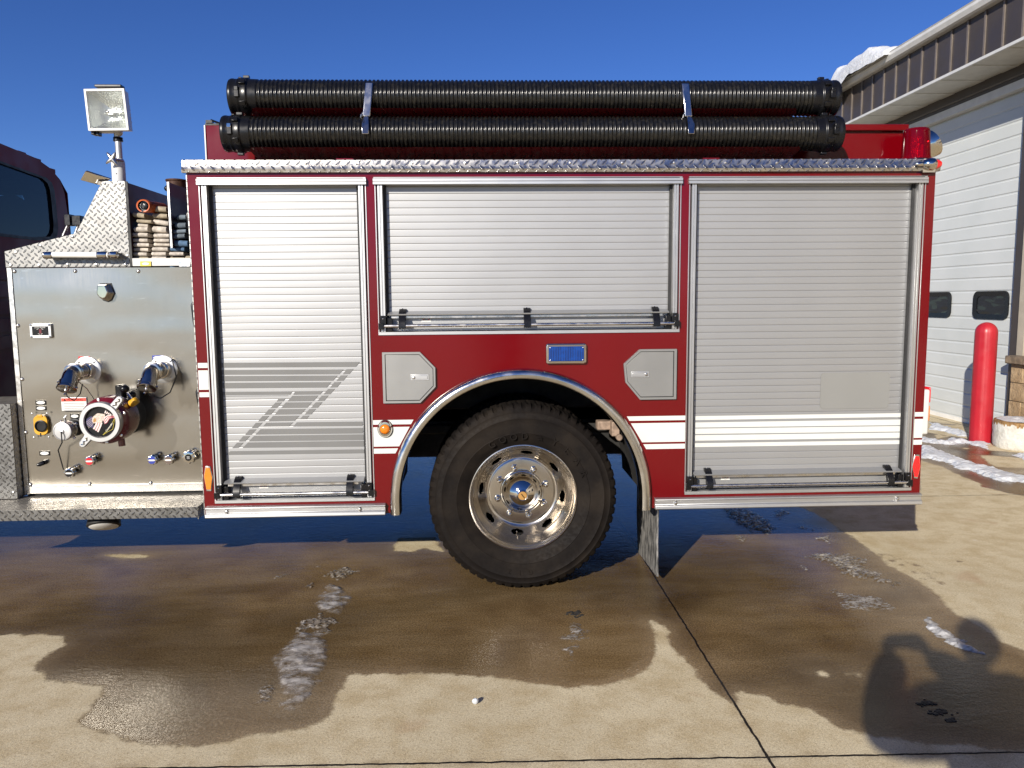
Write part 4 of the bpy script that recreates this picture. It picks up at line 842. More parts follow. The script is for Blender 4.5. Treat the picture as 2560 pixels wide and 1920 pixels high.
p0 = PY(*zB(326, 720), YP); p1 = PY(*zB(565, 872), YP); b = MB('rail'); b.prism(rrect((p0.x+p1.x)/2, (p0.z+p1.z)/2, p1.x-p0.x, p0.z-p1.z, .008, YP-.016), (0, .016, 0)); ap = b.build('valve_indicator', pp, bevel=.002)
b = MB('black'); cx, cz = (p0.x+p1.x)/2, (p0.z+p1.z)/2; b.box(cx-.085+.04, cx+.045, YP-.0172, YP-.0164, cz-.024, cz+.026); b.text('AUTO PRIMER', .0088, (cx, YP-.0178, cz+.019), m='wtag', depth=.0002, sx=1.1)
b.box(cx-.006, cx+.007, YP-.0178, YP-.0173, cz-.014, cz+.010, 'valvered'); 
for s in (-1, 1): b.tube([(cx+s*.018, YP-.0176, cz+.009), (cx+s*.008, YP-.0176, cz+.013)], .0014, 6, 'wtag'); b.tube([(cx+s*.012, YP-.0176, cz-.014), (cx+s*.003, YP-.0176, cz-.020)], .0014, 6, 'wtag')
b.build('indicator_face', ap)
for sx_ in (-1, 1):
    for sz_ in (-1, 1):
        b = MB('chrome'); b.lathe([(.006, 0), (.005, .003), (0, .004)], (cx+sx_*(p1.x-p0.x-.018)/2, YP-.0165, cz+sz_*(p0.z-p1.z-.016)/2), n=10); b.build('screw', ap)
# chrome courtesy lamp hood
a = zB(1060, 300); pw = [zB(*q) for q in ((1068,298),(1182,293),(1222,400),(1190,470),(1150,487),(1100,470),(1060,415))]; P = [PY(*q, YP) for q in pw]; c = sum(P, Vector())/7
b = MB('rubber'); b.prism([c+(p-c)*1.06+Vector((0, -.004, 0)) for p in P], (0, .004, 0)); b.build('lamp_gasket', pp)
b = MB('chrome'); f1 = [c+(p-c)*1.0 for p in P]; f2 = [c+(p-c)*.72+Vector((-.004, -.05, .006)) for p in P]
b.add(f1+f2, [(k, (k+1) % 7, 7+(k+1) % 7, 7+k) for k in range(7)]+[tuple(range(7, 14))]); b.build('courtesy_lamp', pp, bevel=.004, smooth=25)
# discharge elbows
for (u, v), (ue, ve), gap in ((zB(930, 1210), (157.5, 961), 1), (zB(1740, 1200), (351, 957), 0)):
    o = PY(u, v, YP); X, Z = o.x, o.z-.003; dc = empty('discharge_outlet', (X, YP, Z), parent=T)
    b = MB('rail'); b.lathe([(.079, 0), (.079, .004), (.076, .006), (.045, .006)], (X, YP, Z), n=44); b.build('flange', dc)
    for k in (50, 130, 310): 
        b = MB('steel'); b.lathe([(.008, 0), (.007, .004), (0, .006)], (X+.066*math.cos(math.radians(k)), YP-.006, Z+.066*math.sin(math.radians(k))), n=10); b.build('flange_bolt', dc)
    b = MB('elbowm'); y = YP
    b.lathe([(.050, .0), (.050, .05), (.047, .052)], (X, YP, Z), n=36); b.lathe([(.043, .052), (.043, .066)], (X, YP, Z), n=36, m='rubber'); b.lathe([(.0445, .066), (.0445, .13), (.052, .132), (.052, .148), (.046, .150), (.046, .154), (.050, .156), (.050, .162), (.042, .164)], (X, YP, Z), n=36)
    for k in range(3): a = math.radians(40+120*k); b.box(X+.052*math.cos(a)-.007, X+.052*math.cos(a)+.007, YP-.150, YP-.130, Z+.052*math.sin(a)-.007, Z+.052*math.sin(a)+.007)
    b.build('swivel_pipe', dc, smooth=40)
    path = [(X, YP-.150-.05*math.sin(t*.95), Z-.05*(1-math.cos(t*.95))*1.0) for t in (0, .2, .4, .6, .8, 1.0)]; d = Vector((0, -math.cos(.95), -math.sin(.95)))
    e = Vector(path[-1]); b = MB('elbowm'); b.tube(path+[e+d*.02, e+d*.035], .041, 36); b.lathe([(.041, .03), (.047, .032), (.047, .058), (.044, .06)], e, d, 36); b.build('elbow', dc, smooth=45)
    b = MB('elbowm'); ce = e+d*.06; b.lathe([(.050, 0), (.051, .004), (.051, .016), (.048, .018), (.044, .015), (.012, .014), (.010, .026), (.007, .030), (0, .030)], ce, d, 36)
    for k in (0, 2.1, 4.2): b.ball(ce+d*.008+Vector((math.cos(k), -.6*math.sin(k), .8*math.sin(k)))*.053, .008, n=8)
    b.build('outlet_cap', dc, smooth=40)
    ct = ce+d*.028; b = MB('steel')
    if gap: b.tube([ct, ct+Vector((.005, 0, -.03)), ct+Vector((.025, .03, -.055)), ct+Vector((.045, .06, -.02)), ct+Vector((.05, .08, .03))], .0032, 8, 'rubber'); b.tube([(X+.01, YP-.13, Z-.05), (X+.02, YP-.06, Z-.10), (X+.045, YP-.012, Z-.19)], .0028, 8, 'steel')
    else: b.tube([ct, ct+Vector((.01, .02, -.03)), ct+Vector((.04, .08, -.055)), ct+Vector((.07, .14, -.03)), ct+Vector((.09, .19, .05)), (X+.055, YP-.01, Z+.06)], .0034, 8, 'rubber')
    b.build('cap_chain', dc)
# large gated intake
Xc, Zc = -2.285, 1.008; iv = empty('intake_valve', (Xc, YP, Zc), parent=T)
b = MB('hole'); b.lathe([(.118, 0), (.118, .11)], (Xc, YP, Zc), n=48); b.build('intake_neck', iv)
b = MB('valvered'); b.lathe([(.112, .10), (.128, .112), (.130, .13), (.130, .235), (.127, .25), (.108, .268)], (Xc, YP, Zc), n=56)
b.cyl((Xc+.045, YP-.17, Zc-.11), (Xc+.048, YP-.17, Zc-.155), .018); b.build('valve_body', iv, smooth=40)
for k in (100, 318, 275, 20):
    a = math.radians(k); b = MB('steel'); b.lathe([(.009, 0), (.008, .004), (0, .006)], (Xc+.119*math.cos(a), YP-.258, Zc+.119*math.sin(a)), n=12); b.build('body_bolt', iv)
FY = YP-.305
b = MB('rail'); b.lathe([(.108, .262), (.109, .27), (.109, .300), (.106, .306), (.086, .306), (.083, .300), (.083, .292)], (Xc, YP, Zc), n=64, caps=False); b.build('cap_ring', iv, smooth=40)
for s in (1, -1):
    d = Vector((.66*s, 0, .75*s)); t = Vector((.75, 0, -.66)); c = Vector((Xc, FY+.012, Zc)); b = MB('rail')
    b.prism([c+d*.100-t*.022, c+d*.100+t*.022, c+d*.165+t*.019, c+d*.178+t*.008, c+d*.178-t*.008, c+d*.165-t*.019], (0, .02, 0)); hnd = b.build('cap_handle', iv, bevel=.004)
    b = MB('chrome'); cy_ = c+Vector((0, -.001, 0)); b.tube([cy_+d*.115-t*.006, cy_+d*.128+t*.005, cy_+d*.14-t*.005, cy_+d*.155+t*.006, cy_+d*.163-t*.004], .005, 8); b.build('raised_rib', hnd)
yD = FY+.016; o = Vector((Xc, yD, Zc)); b = MB('black'); b.lathe([(.0825, 0), (0, .0008)], o, n=48)
S = .0825/625.; DC = (755, 945)
def dp(a, c, dy=.002): return o + Vector(((a-DC[0])*S, -dy, -(c-DC[1])*S))
def dpoly(pts, m, dy): b.prism([dp(*q, dy) for q in pts], (0, .0004, 0), m)
b.prism([dp(*q, .0019) for q in [(160,960),(190,830),(300,745),(390,700),(440,740),(400,860),(430,960),(470,1110),(410,1200),(290,1130),(200,1080)]], (0, .0003, 0), 'flagblue')
for i in range(6):
    for j in range(5):
        q = dp(200+42*i+14*j, 930-38*i+62*j+ (8*i), .0027)
        if i+j < 9 and (Vector((q.x-o.x, 0, q.z-o.z)).length < .078): b.lathe([(.0018, 0), (0, .0003)], q, n=6, m='flagwhite')
def band(pts, w, m, dy):
    P = [dp(*q, dy) for q in pts]; V = []
    for i, p in enumerate(P):
        t = (P[min(i+1, len(P)-1)]-P[max(i-1, 0)]).normalized(); nn = Vector((-t.z, 0, t.x)); V += [p+nn*w*S, p-nn*w*S]
    b.add(V, [(2*i, 2*i+1, 2*i+3, 2*i+2) for i in range(len(P)-1)], m)
for k in range(3): band([(600+95*k, 930+20*k), (560+85*k, 1060+30*k), (450+80*k, 1235+60*k)], 33, 'flagwhite', .0026); 
for k in range(2): band([(650+95*k, 940+20*k), (605+85*k, 1075+30*k), (495+80*k, 1260+60*k)], 22, 'flagred', .0024)
for k in range(3): band([(880+12*k, 900+50*k), (930+28*k, 760+92*k), (1060+20*k, 690+50*k), (1200+20*k, 690+26*k), (1310+12*k, 690+38*k)], 26, 'flagwhite', .0026)
for k in range(3): band([(880+12*k, 925+50*k), (950+28*k, 790+92*k), (1070+20*k, 712+50*k), (1200+20*k, 716+26*k), (1300+12*k, 706+38*k)], 14, 'flagred', .0028)
for k in range(5): band([(945+62*k, 590+22*k), (990+66*k, 480+48*k)], 22, 'flagwhite', .0026)
dpoly([(410,840),(450,740),(560,640),(640,585),(740,590),(870,610),(960,640),(930,720),(870,830),(800,960),(700,1010),(600,960),(520,980),(470,1010),(430,960)], 'eagle', .0030)
dpoly([(450,930),(480,830),(540,760),(570,830),(580,900),(520,960)], 'beak', .0036)
dpoly([(800,1490),(900,1350),(1310,800),(1330,820),(1220,1250),(900,1440)], 'black', .0030)
band([(800,1490),(1000,1290),(1180,1060),(1320,800)], 6, 'yellowd', .0036); band([(1320,800),(1300,930),(1220,1250),(1000,1360),(800,1490)], 6, 'yellowd', .0036)
b.text('Contender', .0135, dp(1085, 1165, .0038), (.62, 0, .78), (-.78, 0, .62), 'wtag', shear=.2, depth=.0002)
b.build('cap_emblem', iv, smooth=0)
p = PY(*zD(1220, 715), YP-.16); b = MB('black'); b.ball(p, .0255, sq=(1, 1, .9)); b.build('lever_ball', iv)
q = PY(*zD(1345, 885), YP-.18); b = MB('chrome'); b.tube([p+Vector((.01, 0, -.015)), q], .005, 10); b.build('lever_rod', iv)
q = PY(*zD(1370, 925), YP-.18); b = MB('yellow'); b.lathe([(.016, -.026), (.021, -.02), (.021, .0), (.018, .002), (.021, .004), (.019, .022), (.012, .026)], q, (.75, -.2, .45), 20); b.build('drain_cock', iv)
b = MB('black'); p2 = PY(*zD(1160, 790), YP-.14); b.box(p2.x-.022, p2.x+.018, YP-.16, YP-.10, p2.z-.05, p2.z+.05); p2 = PY(*zD(1340, 810), YP-.10); b.ball(p2, .022); b.box(p2.x-.03, p2.x+.01, YP-.14, YP-.08, p2.z-.06, p2.z-.01); b.build('gear_housing', iv, bevel=.008)
b = MB('ruststeel'); b.tube([PY(*zD(1170, 960), YP-.2), PY(*zD(1230, 1050), YP-.21), PY(*zD(1275, 1120), YP-.2)], .011, 8); b.ball(PY(*zD(1230, 1150), YP-.2), .012, 'steel', 8); b.build('worm_gear', iv)
# small capped intake
o = PY(*zD(222, 1396), YP-.145); si = empty('small_intake', (o.x+.02, YP, o.z), parent=T); X, Z = o.x, o.z; b = MB('steel'); b.lathe([(.052, 0), (.05, .01), (.041, .012), (.041, .07)], (X, YP, Z+.002), n=32, m='rubber'); b.lathe([(.047, .07), (.05, .075), (.05, .095), (.046, .1), (.046, .112), (.052, .114), (.052, .124)], (X, YP, Z), n=32)
for k in range(4): a = math.radians(35+90*k); b.cyl((X+.05*math.cos(a), YP-.085, Z+.05*math.sin(a)), (X+.064*math.cos(a), YP-.085, Z+.064*math.sin(a)), .008)
b.tube([(X+.01, YP-.12, Z+.05), (X+.012, YP-.13, Z+.075), (X+.022, YP-.125, Z+.088)], .007, 8, 'rail'); b.build('intake_body', si, smooth=40, bevel=.001)
b = MB('rail'); b.lathe([(.0535, .124), (.0535, .138), (.050, .144), (.045, .145), (.043, .143), (.012, .144), (.010, .150), (0, .152)], (X, YP, Z), n=40); b.build('intake_cap', si, smooth=40)
e = PY(*zC(627, 845), YP-.02); b = MB('rubber'); b.tube([(X, YP-.152, Z), (X+.004, YP-.160, Z-.02), (X+.002, YP-.155, Z-.06), (e.x, YP-.06, (Z+e.z)/2), (e.x, YP-.02, e.z)], .0034, 8); b.build('cap_chain', si)
# yellow inlet socket
p0 = PY(*zC(345, 305), YP); p1 = PY(*zC(498, 497), YP); cx, cz = (p0.x+p1.x)/2, (p0.z+p1.z)/2; sk = empty('power_inlet', (cx, YP, cz), parent=T)
b = MB('yellow'); b.prism(rrect(cx, cz, p1.x-p0.x, p0.z-p1.z, .03, YP-.022), (0, .022, 0)); b.box(cx-.016, cx+.016, YP-.026, YP-.02, cz+.047, cz+.062); b.build('inlet_cover', sk, bevel=.006, seg=3)
b = MB('hole'); b.lathe([(.030, .0225), (.030, .0235), (.0, .0235)], (cx+.004, YP, cz-.004), n=28); b.lathe([(.034, .022), (.034, .030), (.029, .031), (.028, .024)], (cx+.004, YP, cz-.004), n=28, m='black', caps=False); b.build('socket', sk)
for k in range(4): b = MB('steel'); b.lathe([(.006, 0), (.005, .003), (0, .004)], (cx+(.042 if k % 2 else -.042), YP-.0225, cz+(.068 if k > 1 else -.070)), n=10); b.build('screw', sk)
b = MB('hole'); b.box(cx-.006, cx+.0, YP-.024, YP-.02, cz-.066, cz-.045); b.build('latch_slot', sk)
# toggle
p = PY(*zC(450, 770), YP); b = MB('black'); b.lathe([(.014, 0), (.012, .02)], p, n=16); b.tube([p+Vector((0, -.02, 0)), p+Vector((-.018, -.032, -.008)), p+Vector((-.03, -.036, -.010))], [.013, .012, .007], 10); b.build('toggle_switch', pp)
# drain knobs
def knob(u, v, m, big=False):
    yk = YP-.055; o = PY(u, v, yk); kn = empty('drain_knob', (o.x, YP, o.z), parent=pp); R_ = .0285 if not big else .037
    b = MB('rubber'); b.cyl((o.x, YP, o.z), (o.x, yk, o.z), .012); b.build('stem', kn) if 0 else None
    b.m = 'chrome'; lobf = lambda a, k: 1+.075*math.cos(8*a)
    b.lathe([(R_*.6, .022), (R_*.95, .028), (R_*1.0, .034), (R_*1.0, .050), (R_*.93, .057), (R_*.80, .0585)], (o.x, YP, o.z), n=64, lob=lobf)
    b.ball((o.x+.025, YP-.012, o.z+.028), .009, n=10)
    k = b.build('knob', pp, smooth=50); 
    bpy.data.objects.remove(kn)
    b = MB(m); yy = YP-.0592; r = R_*.74
    if big:
        b.lathe([(r*.72, .0), (r*.70, .0012), (0, .0012)], (o.x, yy, o.z), n=32)
        for d in (-.006, 0, .006): b.box(o.x-.008, o.x+.008, yy-.002, yy-.0013, o.z+d-.0012, o.z+d+.0012, 'rail')
    else:
        for s in (1, -1): b.prism([(o.x+r*math.cos(t), yy, o.z+s*r*math.sin(t)) for t in [math.asin(.24)+(PI-2*math.asin(.24))*i/14 for i in range(15)]], (0, -.001, 0))
        b.prism([(o.x-r*.95, yy, o.z), (o.x-r*.6, yy, o.z+r*.22), (o.x+r*.6, yy, o.z+r*.22), (o.x+r*.95, yy, o.z), (o.x+r*.6, yy, o.z-r*.22), (o.x-r*.6, yy, o.z-r*.22)], (0, -.0012, 0), 'wtag')
    b.build('knob_plate', k)
knob(*zC(683, 880), 'black'); knob(*zC(884, 762), 'redK'); knob(*zC(1502, 752), 'blueK'); knob(*zC(1664, 750), 'brownK'); knob(*zC(1862, 725), 'black', True)
# --- running board step, storage box, ground light
b = MB('dplate'); b.box(-3.75, -1.792, .0, .006, .472, .531); b.box(-3.75, -1.792, .0065, .31, .5255, .531, 'dstep'); b.box(-1.796, -1.7925, .0065, .31, .46, .525, 'dside'); b.build('running_board', T)
b = MB('dplate'); xb_ = -2.894; zt_ = PY(20, 1010, .236).z; b.box(-3.8, xb_, .236, .241, .536, zt_); b.box(xb_-.004, xb_, .2415, .6, .536, zt_, 'dside'); b.box(-3.8, xb_-.005, .2415, .6, zt_-.005, zt_, 'dstep'); bx = b.build('equipment_box', T)
b = MB('steel'); b.lathe([(.012, 0), (.01, .004), (0, .006)], PY(33, 1280, .05), n=10) if 0 else b.lathe([(.008, 0), (.007, .003), (0, .005)], PY(*zC(130, 1070), .236), n=10); b.build('box_screw', bx)
g0 = PY(*zC(1025, 1398), .14); b = MB('dark'); ax = Vector((.10, -.42, -.78)).normalized(); b.lathe([(.05, -.06), (.085, -.03), (.088, .0), (.080, .006)], g0, ax, 36, m='rubber'); gl = b.build('ground_light', T)
b = MB('wtag'); b.lathe([(.079, .004), (.070, .010), (.035, .016), (0, .018)], g0, ax, 36); b.build('light_lens', gl)
# --- cab
XC = -3.55; cab = empty('cab', (-4.6, 1.2, .5), parent=T)
RO = [(.0, 1.0), (.0, 2.3), (.04, 2.50), (.14, 2.63), (.40, 2.72), (1.2, 2.765), (1.45, 2.758), (1.87, 2.735), (2.06, 2.69), (2.185, 2.625), (2.235, 2.53), (2.264, 2.35), (2.287, 2.16), (2.30, 1.9), (2.30, .6), (0, .6)]
RI = [(.30, 2.18), (.24, 2.3), (.24, 2.5), (.34, 2.6), (.7, 2.645), (1.2, 2.648), (1.45, 2.634)]
za = zm(0, 340, 4.366)
RI += [(q.y, q.z) for q in (PX(*za(a, c), XC) for a, c in ((500,455),(560,510),(588,590),(605,720),(630,1000),(622,1080),(590,1130),(400,1140),(0,1095)))]
bm = bmesh.new()
def bl(pts, x):
    vs = [bm.verts.new((x, y, z)) for y, z in pts]; return [bm.edges.new((vs[i], vs[(i+1) % len(vs)])) for i in range(len(vs))]
bmesh.ops.triangle_fill(bm, edges=bl(RO, XC)+bl(RI, XC)); bm.verts.index_update()
b = MB('cabred'); b.add([v.co.copy() for v in bm.verts], [tuple(v.index for v in f.verts) for f in bm.faces]); bm.free()
n = len(RO); SW = [PY(*q, 2.29) for q in ((-80, 466), (54, 466), (61, 500), (40, 488), (10, 484), (-80, 500))]
for i in range(n):
    (y0, z0), (y1, z1) = RO[i], RO[(i+1) % n]
    if y0 > 2.2 and y1 > 2.2 and max(z0, z1) > 1.2: continue
    b.quad([(XC, y0, z0), (XC, y1, z1), (-5.6, y1, z1), (-5.6, y0, z0)])
bm = bmesh.new(); vs = lambda P: [bm.verts.new(p) for p in P]
def lp(P):
    v = vs(P); return [bm.edges.new((v[i], v[(i+1) % len(v)])) for i in range(len(v))]
bmesh.ops.triangle_fill(bm, edges=lp([(XC, 2.29, .6), (XC, 2.29, 2.2), (XC-.001, 2.285, 2.53), (-5.6, 2.285, 2.53), (-5.6, 2.29, .6)])+lp([(p.x, 2.29, min(p.z, 2.52)) for p in SW])); bm.verts.index_update()
b.add([v.co.copy() for v in bm.verts], [tuple(v.index for v in f.verts) for f in bm.faces]); bm.free()
b.quad([(XC, 2.285, 2.53), (XC, 2.185, 2.625), (-5.6, 2.185, 2.625), (-5.6, 2.285, 2.53)]); b.quad([(-5.6, y, z) for y, z in RO])
for k, (u, v) in enumerate(((18, 372), (62, 383), (100, 400), (136, 425))):      # ribs pressed into the roof
    p = PX(u, v, XC); b.box(-5.5, XC-.02, p.y-.05, p.y+.05, p.z-.02, p.z+.012)
for z in (1.86, 1.74, 1.62, 1.50, 1.38): b.box(XC, XC+.022, .02, 2.28, z-.045, z+.045)
b.build('cab_shell', cab, smooth=50)
b = MB('tint'); b.quad([(XC-.012, y, z) for y, z in RI]); b.build('rear_window', cab)
b = MB('rubber'); ci = Vector((XC, 1.2, 2.4)); nI = len(RI); A_ = [Vector((XC+.004, y, z)) for y, z in RI]; B_ = [ci+(p-ci)*.93+Vector((0, 0, 0)) for p in A_]; b.add(A_+B_, [(k, (k+1) % nI, nI+(k+1) % nI, nI+k) for k in range(nI)]); b.build('window_rubber', cab)
b = MB('dark'); 
for y in (.55, 1.75): b.box(-4.5, -4.0, y-.25, y+.25, 1.2, 2.1)
b.box(-4.05, -3.93, .3, 2.0, 1.3, 2.15); b.build('seats', cab, bevel=.05)
b = MB('tint'); b.quad([(p.x, 2.28, min(p.z, 2.53)) for p in SW]); b.build('side_window', cab)
b = MB('rubber'); b.prism([(x, -.004, z) for x, _, z in rrect(-4.55, 2.08, 1.30, .78, .10, 0)], (0, .0035, 0)); cd_ = b.build('cab_side_window', cab)
b = MB('tint'); b.prism([(x, -.007, z) for x, _, z in rrect(-4.55, 2.08, 1.20, .68, .07, 0)], (0, .0025, 0)); b.build('window_pane', cd_)
b = MB('chrome'); b.box(-3.95, -3.78, -.03, -.012, 1.52, 1.55); b.box(-3.95, -3.93, -.02, .0, 1.525, 1.545); b.box(-3.80, -3.78, -.02, .0, 1.525, 1.545); b.build('door_handle', cab, bevel=.004)
# clamps and rods between cab and pump housing
b = MB('black'); zz4 = za; p = PY(*zz4(770, 915), .55); q = PY(*zz4(715, 885), .55); r = PY(*zz4(850, 925), .55)
b.tube([q, p], .014, 8); b.box(p.x-.022, p.x+.012, .52, .58, p.z-.035, p.z+.03); b.tube([p, r], .014, 8); b.box(r.x-.02, r.x+.03, .52, .58, r.z-.03, r.z+.028); cr_ = b.build('mast_clamp', T, bevel=.003)
b = MB('steel'); b.cyl(PY(*zz4(755, 945), .55), PY(*zz4(690, 1090), .55), .009); b.cyl(PY(*zz4(860, 960), .56), PY(*zz4(820, 1080), .56), .009); b.build('mast_rod', cr_)
# ================================================================== GROUND
z3 = zm(0, 1220, 2.37); z4 = zm(600, 1300, 2.458); z5 = zm(1500, 1220, 2.087); zS = zm(2280, 860, 4.146)
def gp(zz, pts): return [(q.x, q.y) for q in (PZ(*zz(*p)) for p in pts)]
low = gp(z3, [(-500,880),(0,872),(250,874),(360,880),(372,905),(370,940),(300,975),(215,1030),(203,1070),(240,1095),(270,1120),(275,1145),(390,1155),(470,1160),(600,1185),(585,1230),(540,1280),(500,1335),(480,1370),(475,1400),(540,1430),(690,1470),(760,1500),(850,1515),(1000,1525),(1150,1535),(1330,1505),(1500,1465),(1650,1450),(1800,1435),(1900,1390),(1970,1320),(2010,1230),(2040,1170),(2062,1112)])
low += gp(z4, [(700,951),(850,952),(960,953),(1080,945),(1290,952),(1430,962),(1550,962),(1700,990),(1900,1020),(2040,1035),(2200,1022)])
low += gp(z5, [(70,1025),(150,1000),(230,960),(275,920),(298,860),(300,800),(285,750),(265,690),(300,705),(345,740),(352,790),(370,830),(420,890),(470,940),(520,1000),(560,1040),(630,1090),(690,1130),(712,1150),(712,1110),(718,1070),(740,1062),(850,1090),(920,1115),(1000,1140),(1080,1160),(1160,1190),(1200,1220),(1250,1250),(1360,1280),(1480,1305),(1580,1320),(1700,1335),(1920,1350),(2000,1370),(2212,1372),(2600,1376)])
up = gp(z5, [(2600,1010),(2300,885),(2212,848),(2080,790),(1990,725),(1930,695),(1870,660),(1810,610),(1790,580),(1760,550),(1690,500),(1640,470),(1600,450),(1560,430),(1510,405),(1480,375),(1450,350),(1400,310),(1340,270),(1270,225),(1190,170),(1130,130),(1050,100)])
wetpoly = low + up + [(1.7, 3.2), (.9, 4.2), (-1, 4.5), (-8, 4.5), (-8, -.6)]
wet2 = gp(zS, [(90,1210),(300,1270),(400,1320),(560,1390),(690,1440),(720,1480),(900,1525),(1080,1565),(1250,1580),(1400,1400),(1400,1130),(1161,1130),(800,1100),(640,990),(420,955),(240,930),(90,900)])
wet3 = gp(zS, [(180,800),(300,820),(480,835),(440,845),(180,830)])
spots = []
rs = random.Random(3)
for (a, c, r) in [(1480,345,16),(1525,352,14),(1555,368,16),(1523,380,18),(1575,400,12),(1600,390,10),(1640,402,16),(1680,410,14),(1640,440,18),(1705,445,16),(1760,442,14),(1690,475,15),(1780,495,18),(1725,465,12),(1655,470,10),(1740,480,10),(1465,340,9),(1870,383,9),(1840,365,8),(2020,468,8),(1740,360,6),(1790,450,12),(1620,420,8)]:
    p = PZ(*z5(a, c)); q = PZ(*z5(a+r, c)); R0 = abs(q.x-p.x); spots.append([(p.x+R0*rs.uniform(.85, 1.15)*math.cos(k*PI/5), p.y+1.3*R0*rs.uniform(.85, 1.15)*math.sin(k*PI/5)) for k in range(10)])
dry = [gp(z3, [(630,396),(700,394),(890,400),(870,412),(760,414)]), gp(z4, [(950,188),(962,150),(975,112),(1190,110),(1240,190),(1180,185),(1130,170),(1060,192)]), gp(z5, [(1125,962),(1160,955),(1195,980),(1160,985)]), gp(z5, [(1285,972),(1350,965),(1362,985),(1330,978)]), gp(zS, [(700,1150),(860,1160),(1200,1190),(1400,1200),(1400,1275),(1161,1280),(980,1278),(860,1268),(800,1230)]), gp(zS, [(240,940),(380,955),(260,985)]), gp(zS, [(520,1075),(590,1080),(550,1088)])]
def sdf(X, Y, poly):
    P = np.array(poly); Q = np.roll(P, -1, 0); d = np.full(X.shape, 1e9); ins = np.zeros(X.shape, bool)
    for (ax_, ay), (bx_, by) in zip(P, Q):
        ex, ey = bx_-ax_, by-ay; t = np.clip(((X-ax_)*ex+(Y-ay)*ey)/(ex*ex+ey*ey+1e-12), 0, 1)
        d = np.minimum(d, (X-ax_-t*ex)**2+(Y-ay-t*ey)**2)
        if ay != by: ins ^= ((ay > Y) != (by > Y)) & (X < (bx_-ax_)*(Y-ay)/(by-ay)+ax_)
    d = np.sqrt(d); return np.where(ins, d, -d)
gx = np.concatenate([[-600, -200, -80, -40, -20, -12, -8, -6], np.arange(-4.6, 5.2, .025), np.arange(5.2, 7.5, .06), [8, 10, 14, 20, 40, 80, 200, 600]])
gy = np.concatenate([[-600, -200, -80, -40, -20, -12, -8, -5], np.arange(-2.6, 2.2, .025), np.arange(2.2, 6.5, .04), [7, 8, 10, 14, 20, 40, 80, 200, 600]])
GX, GY = np.meshgrid(gx, gy, indexing='ij'); X, Y = GX.ravel(), GY.ravel()
sd = sdf(X, Y, wetpoly)
for p in [wet2, wet3]+spots: sd = np.maximum(sd, sdf(X, Y, p))
for p in dry: sd = np.minimum(sd, -sdf(X, Y, p)*1.0)
sd = np.clip(sd, -.3, .3)
nx_, ny_ = len(gx), len(gy); me = bpy.data.meshes.new('ground')
co_ = np.stack([X, Y, np.zeros_like(X)], 1); I = np.arange(nx_*ny_).reshape(nx_, ny_)
fa = np.stack([I[:-1, :-1], I[1:, :-1], I[1:, 1:], I[:-1, 1:]], -1).reshape(-1, 4)
me.vertices.add(len(co_)); me.vertices.foreach_set('co', co_.ravel()); me.loops.add(fa.size); me.loops.foreach_set('vertex_index', fa.ravel())
me.polygons.add(len(fa)); me.polygons.foreach_set('loop_start', np.arange(0, fa.size, 4)); me.update(calc_edges=True)
for nm, arr in (('wet', sd), ('far', np.clip((np.maximum(np.abs(X), np.abs(Y))-26)/30, 0, 1))):
    at = me.attributes.new(nm, 'FLOAT', 'POINT'); at.data.foreach_set('value', arr.astype(np.float32))
me.materials.append(K['ground']); g = bpy.data.objects.new('ground', me); C.objects.link(g)
tag(g, 'tan concrete apron with a large dark wet stain under and before the truck', 'ground', kind='structure')

# ================================================================== ICE AND SNOW
def lump(name, polys, h, cell, m, nscale, amp, edge, rag=.03, **kw):
    b = MB(m); eds = []
    for poly in polys:
        P = np.array(poly); x0, y0 = P.min(0)-.04; x1, y1 = P.max(0)+.04
        xs = np.arange(x0, x1, cell); ys = np.arange(y0, y1, cell); A, B = np.meshgrid(xs, ys, indexing='ij'); s = sdf(A, B, poly)
        z = np.zeros_like(s)
        for i in range(len(xs)):
            for j in range(len(ys)):
                v = Vector((xs[i], ys[j], 0)); s[i, j] += rag*noise.noise(v*16)+rag*.5*noise.noise(v*45)
                t = min(1, max(0, s[i, j]/edge)); t = t*t*(3-2*t)
                n = .5+.5*noise.fractal(v*nscale, .9, 2.1, 4); z[i, j] = h*t*(1-amp+amp*n*1.6)
        ids = {}; vs = []; fs = []; base = len(b.v)
        def vid(i, j):
            if (i, j) not in ids: ids[i, j] = len(vs); eds.append(s[i, j]); vs.append((xs[i], ys[j], z[i, j]-.0025 if s[i, j] < cell else max(.0012, z[i, j])))
            return ids[i, j]
        for i in range(len(xs)-1):
            for j in range(len(ys)-1):
                if max(s[i, j], s[i+1, j], s[i, j+1], s[i+1, j+1]) > 0: fs.append((vid(i, j), vid(i+1, j), vid(i+1, j+1), vid(i, j+1)))
        if fs: b.add(vs, fs)
    o = b.build(name, None, smooth=70, **kw); at = o.data.attributes.new('edge', 'FLOAT', 'POINT'); at.data.foreach_set('value', np.array(eds, np.float32)); return o
ice1 = gp(z3, [(1720,880),(1800,850),(1930,860),(1965,920),(1970,960),(1940,1040),(1920,1100),(1900,1150),(1880,1200),(1830,1260),(1790,1300),(1720,1340),(1655,1310),(1645,1275),(1660,1240),(1630,1160),(1640,1100),(1605,1040),(1610,1010),(1660,950)])
ice2 = gp(z3, [(1850,700),(1900,620),(1950,570),(2020,580),(2070,610),(2085,680),(2040,730),(2000,760),(1940,745),(1880,720)])
lump('ice_patch', [ice1], 0.010, .007, 'ice', 11, .6, .05, label='long smooth patch of grey ice nearest the camera, left of the truck wheel', cat='ice patch', group='ice patches on the apron')
lump('ice_patch', [ice2], 0.010, .007, 'ice', 11, .6, .04, label='small cracked grey ice patch in line behind the long one', cat='ice patch', group='ice patches on the apron')
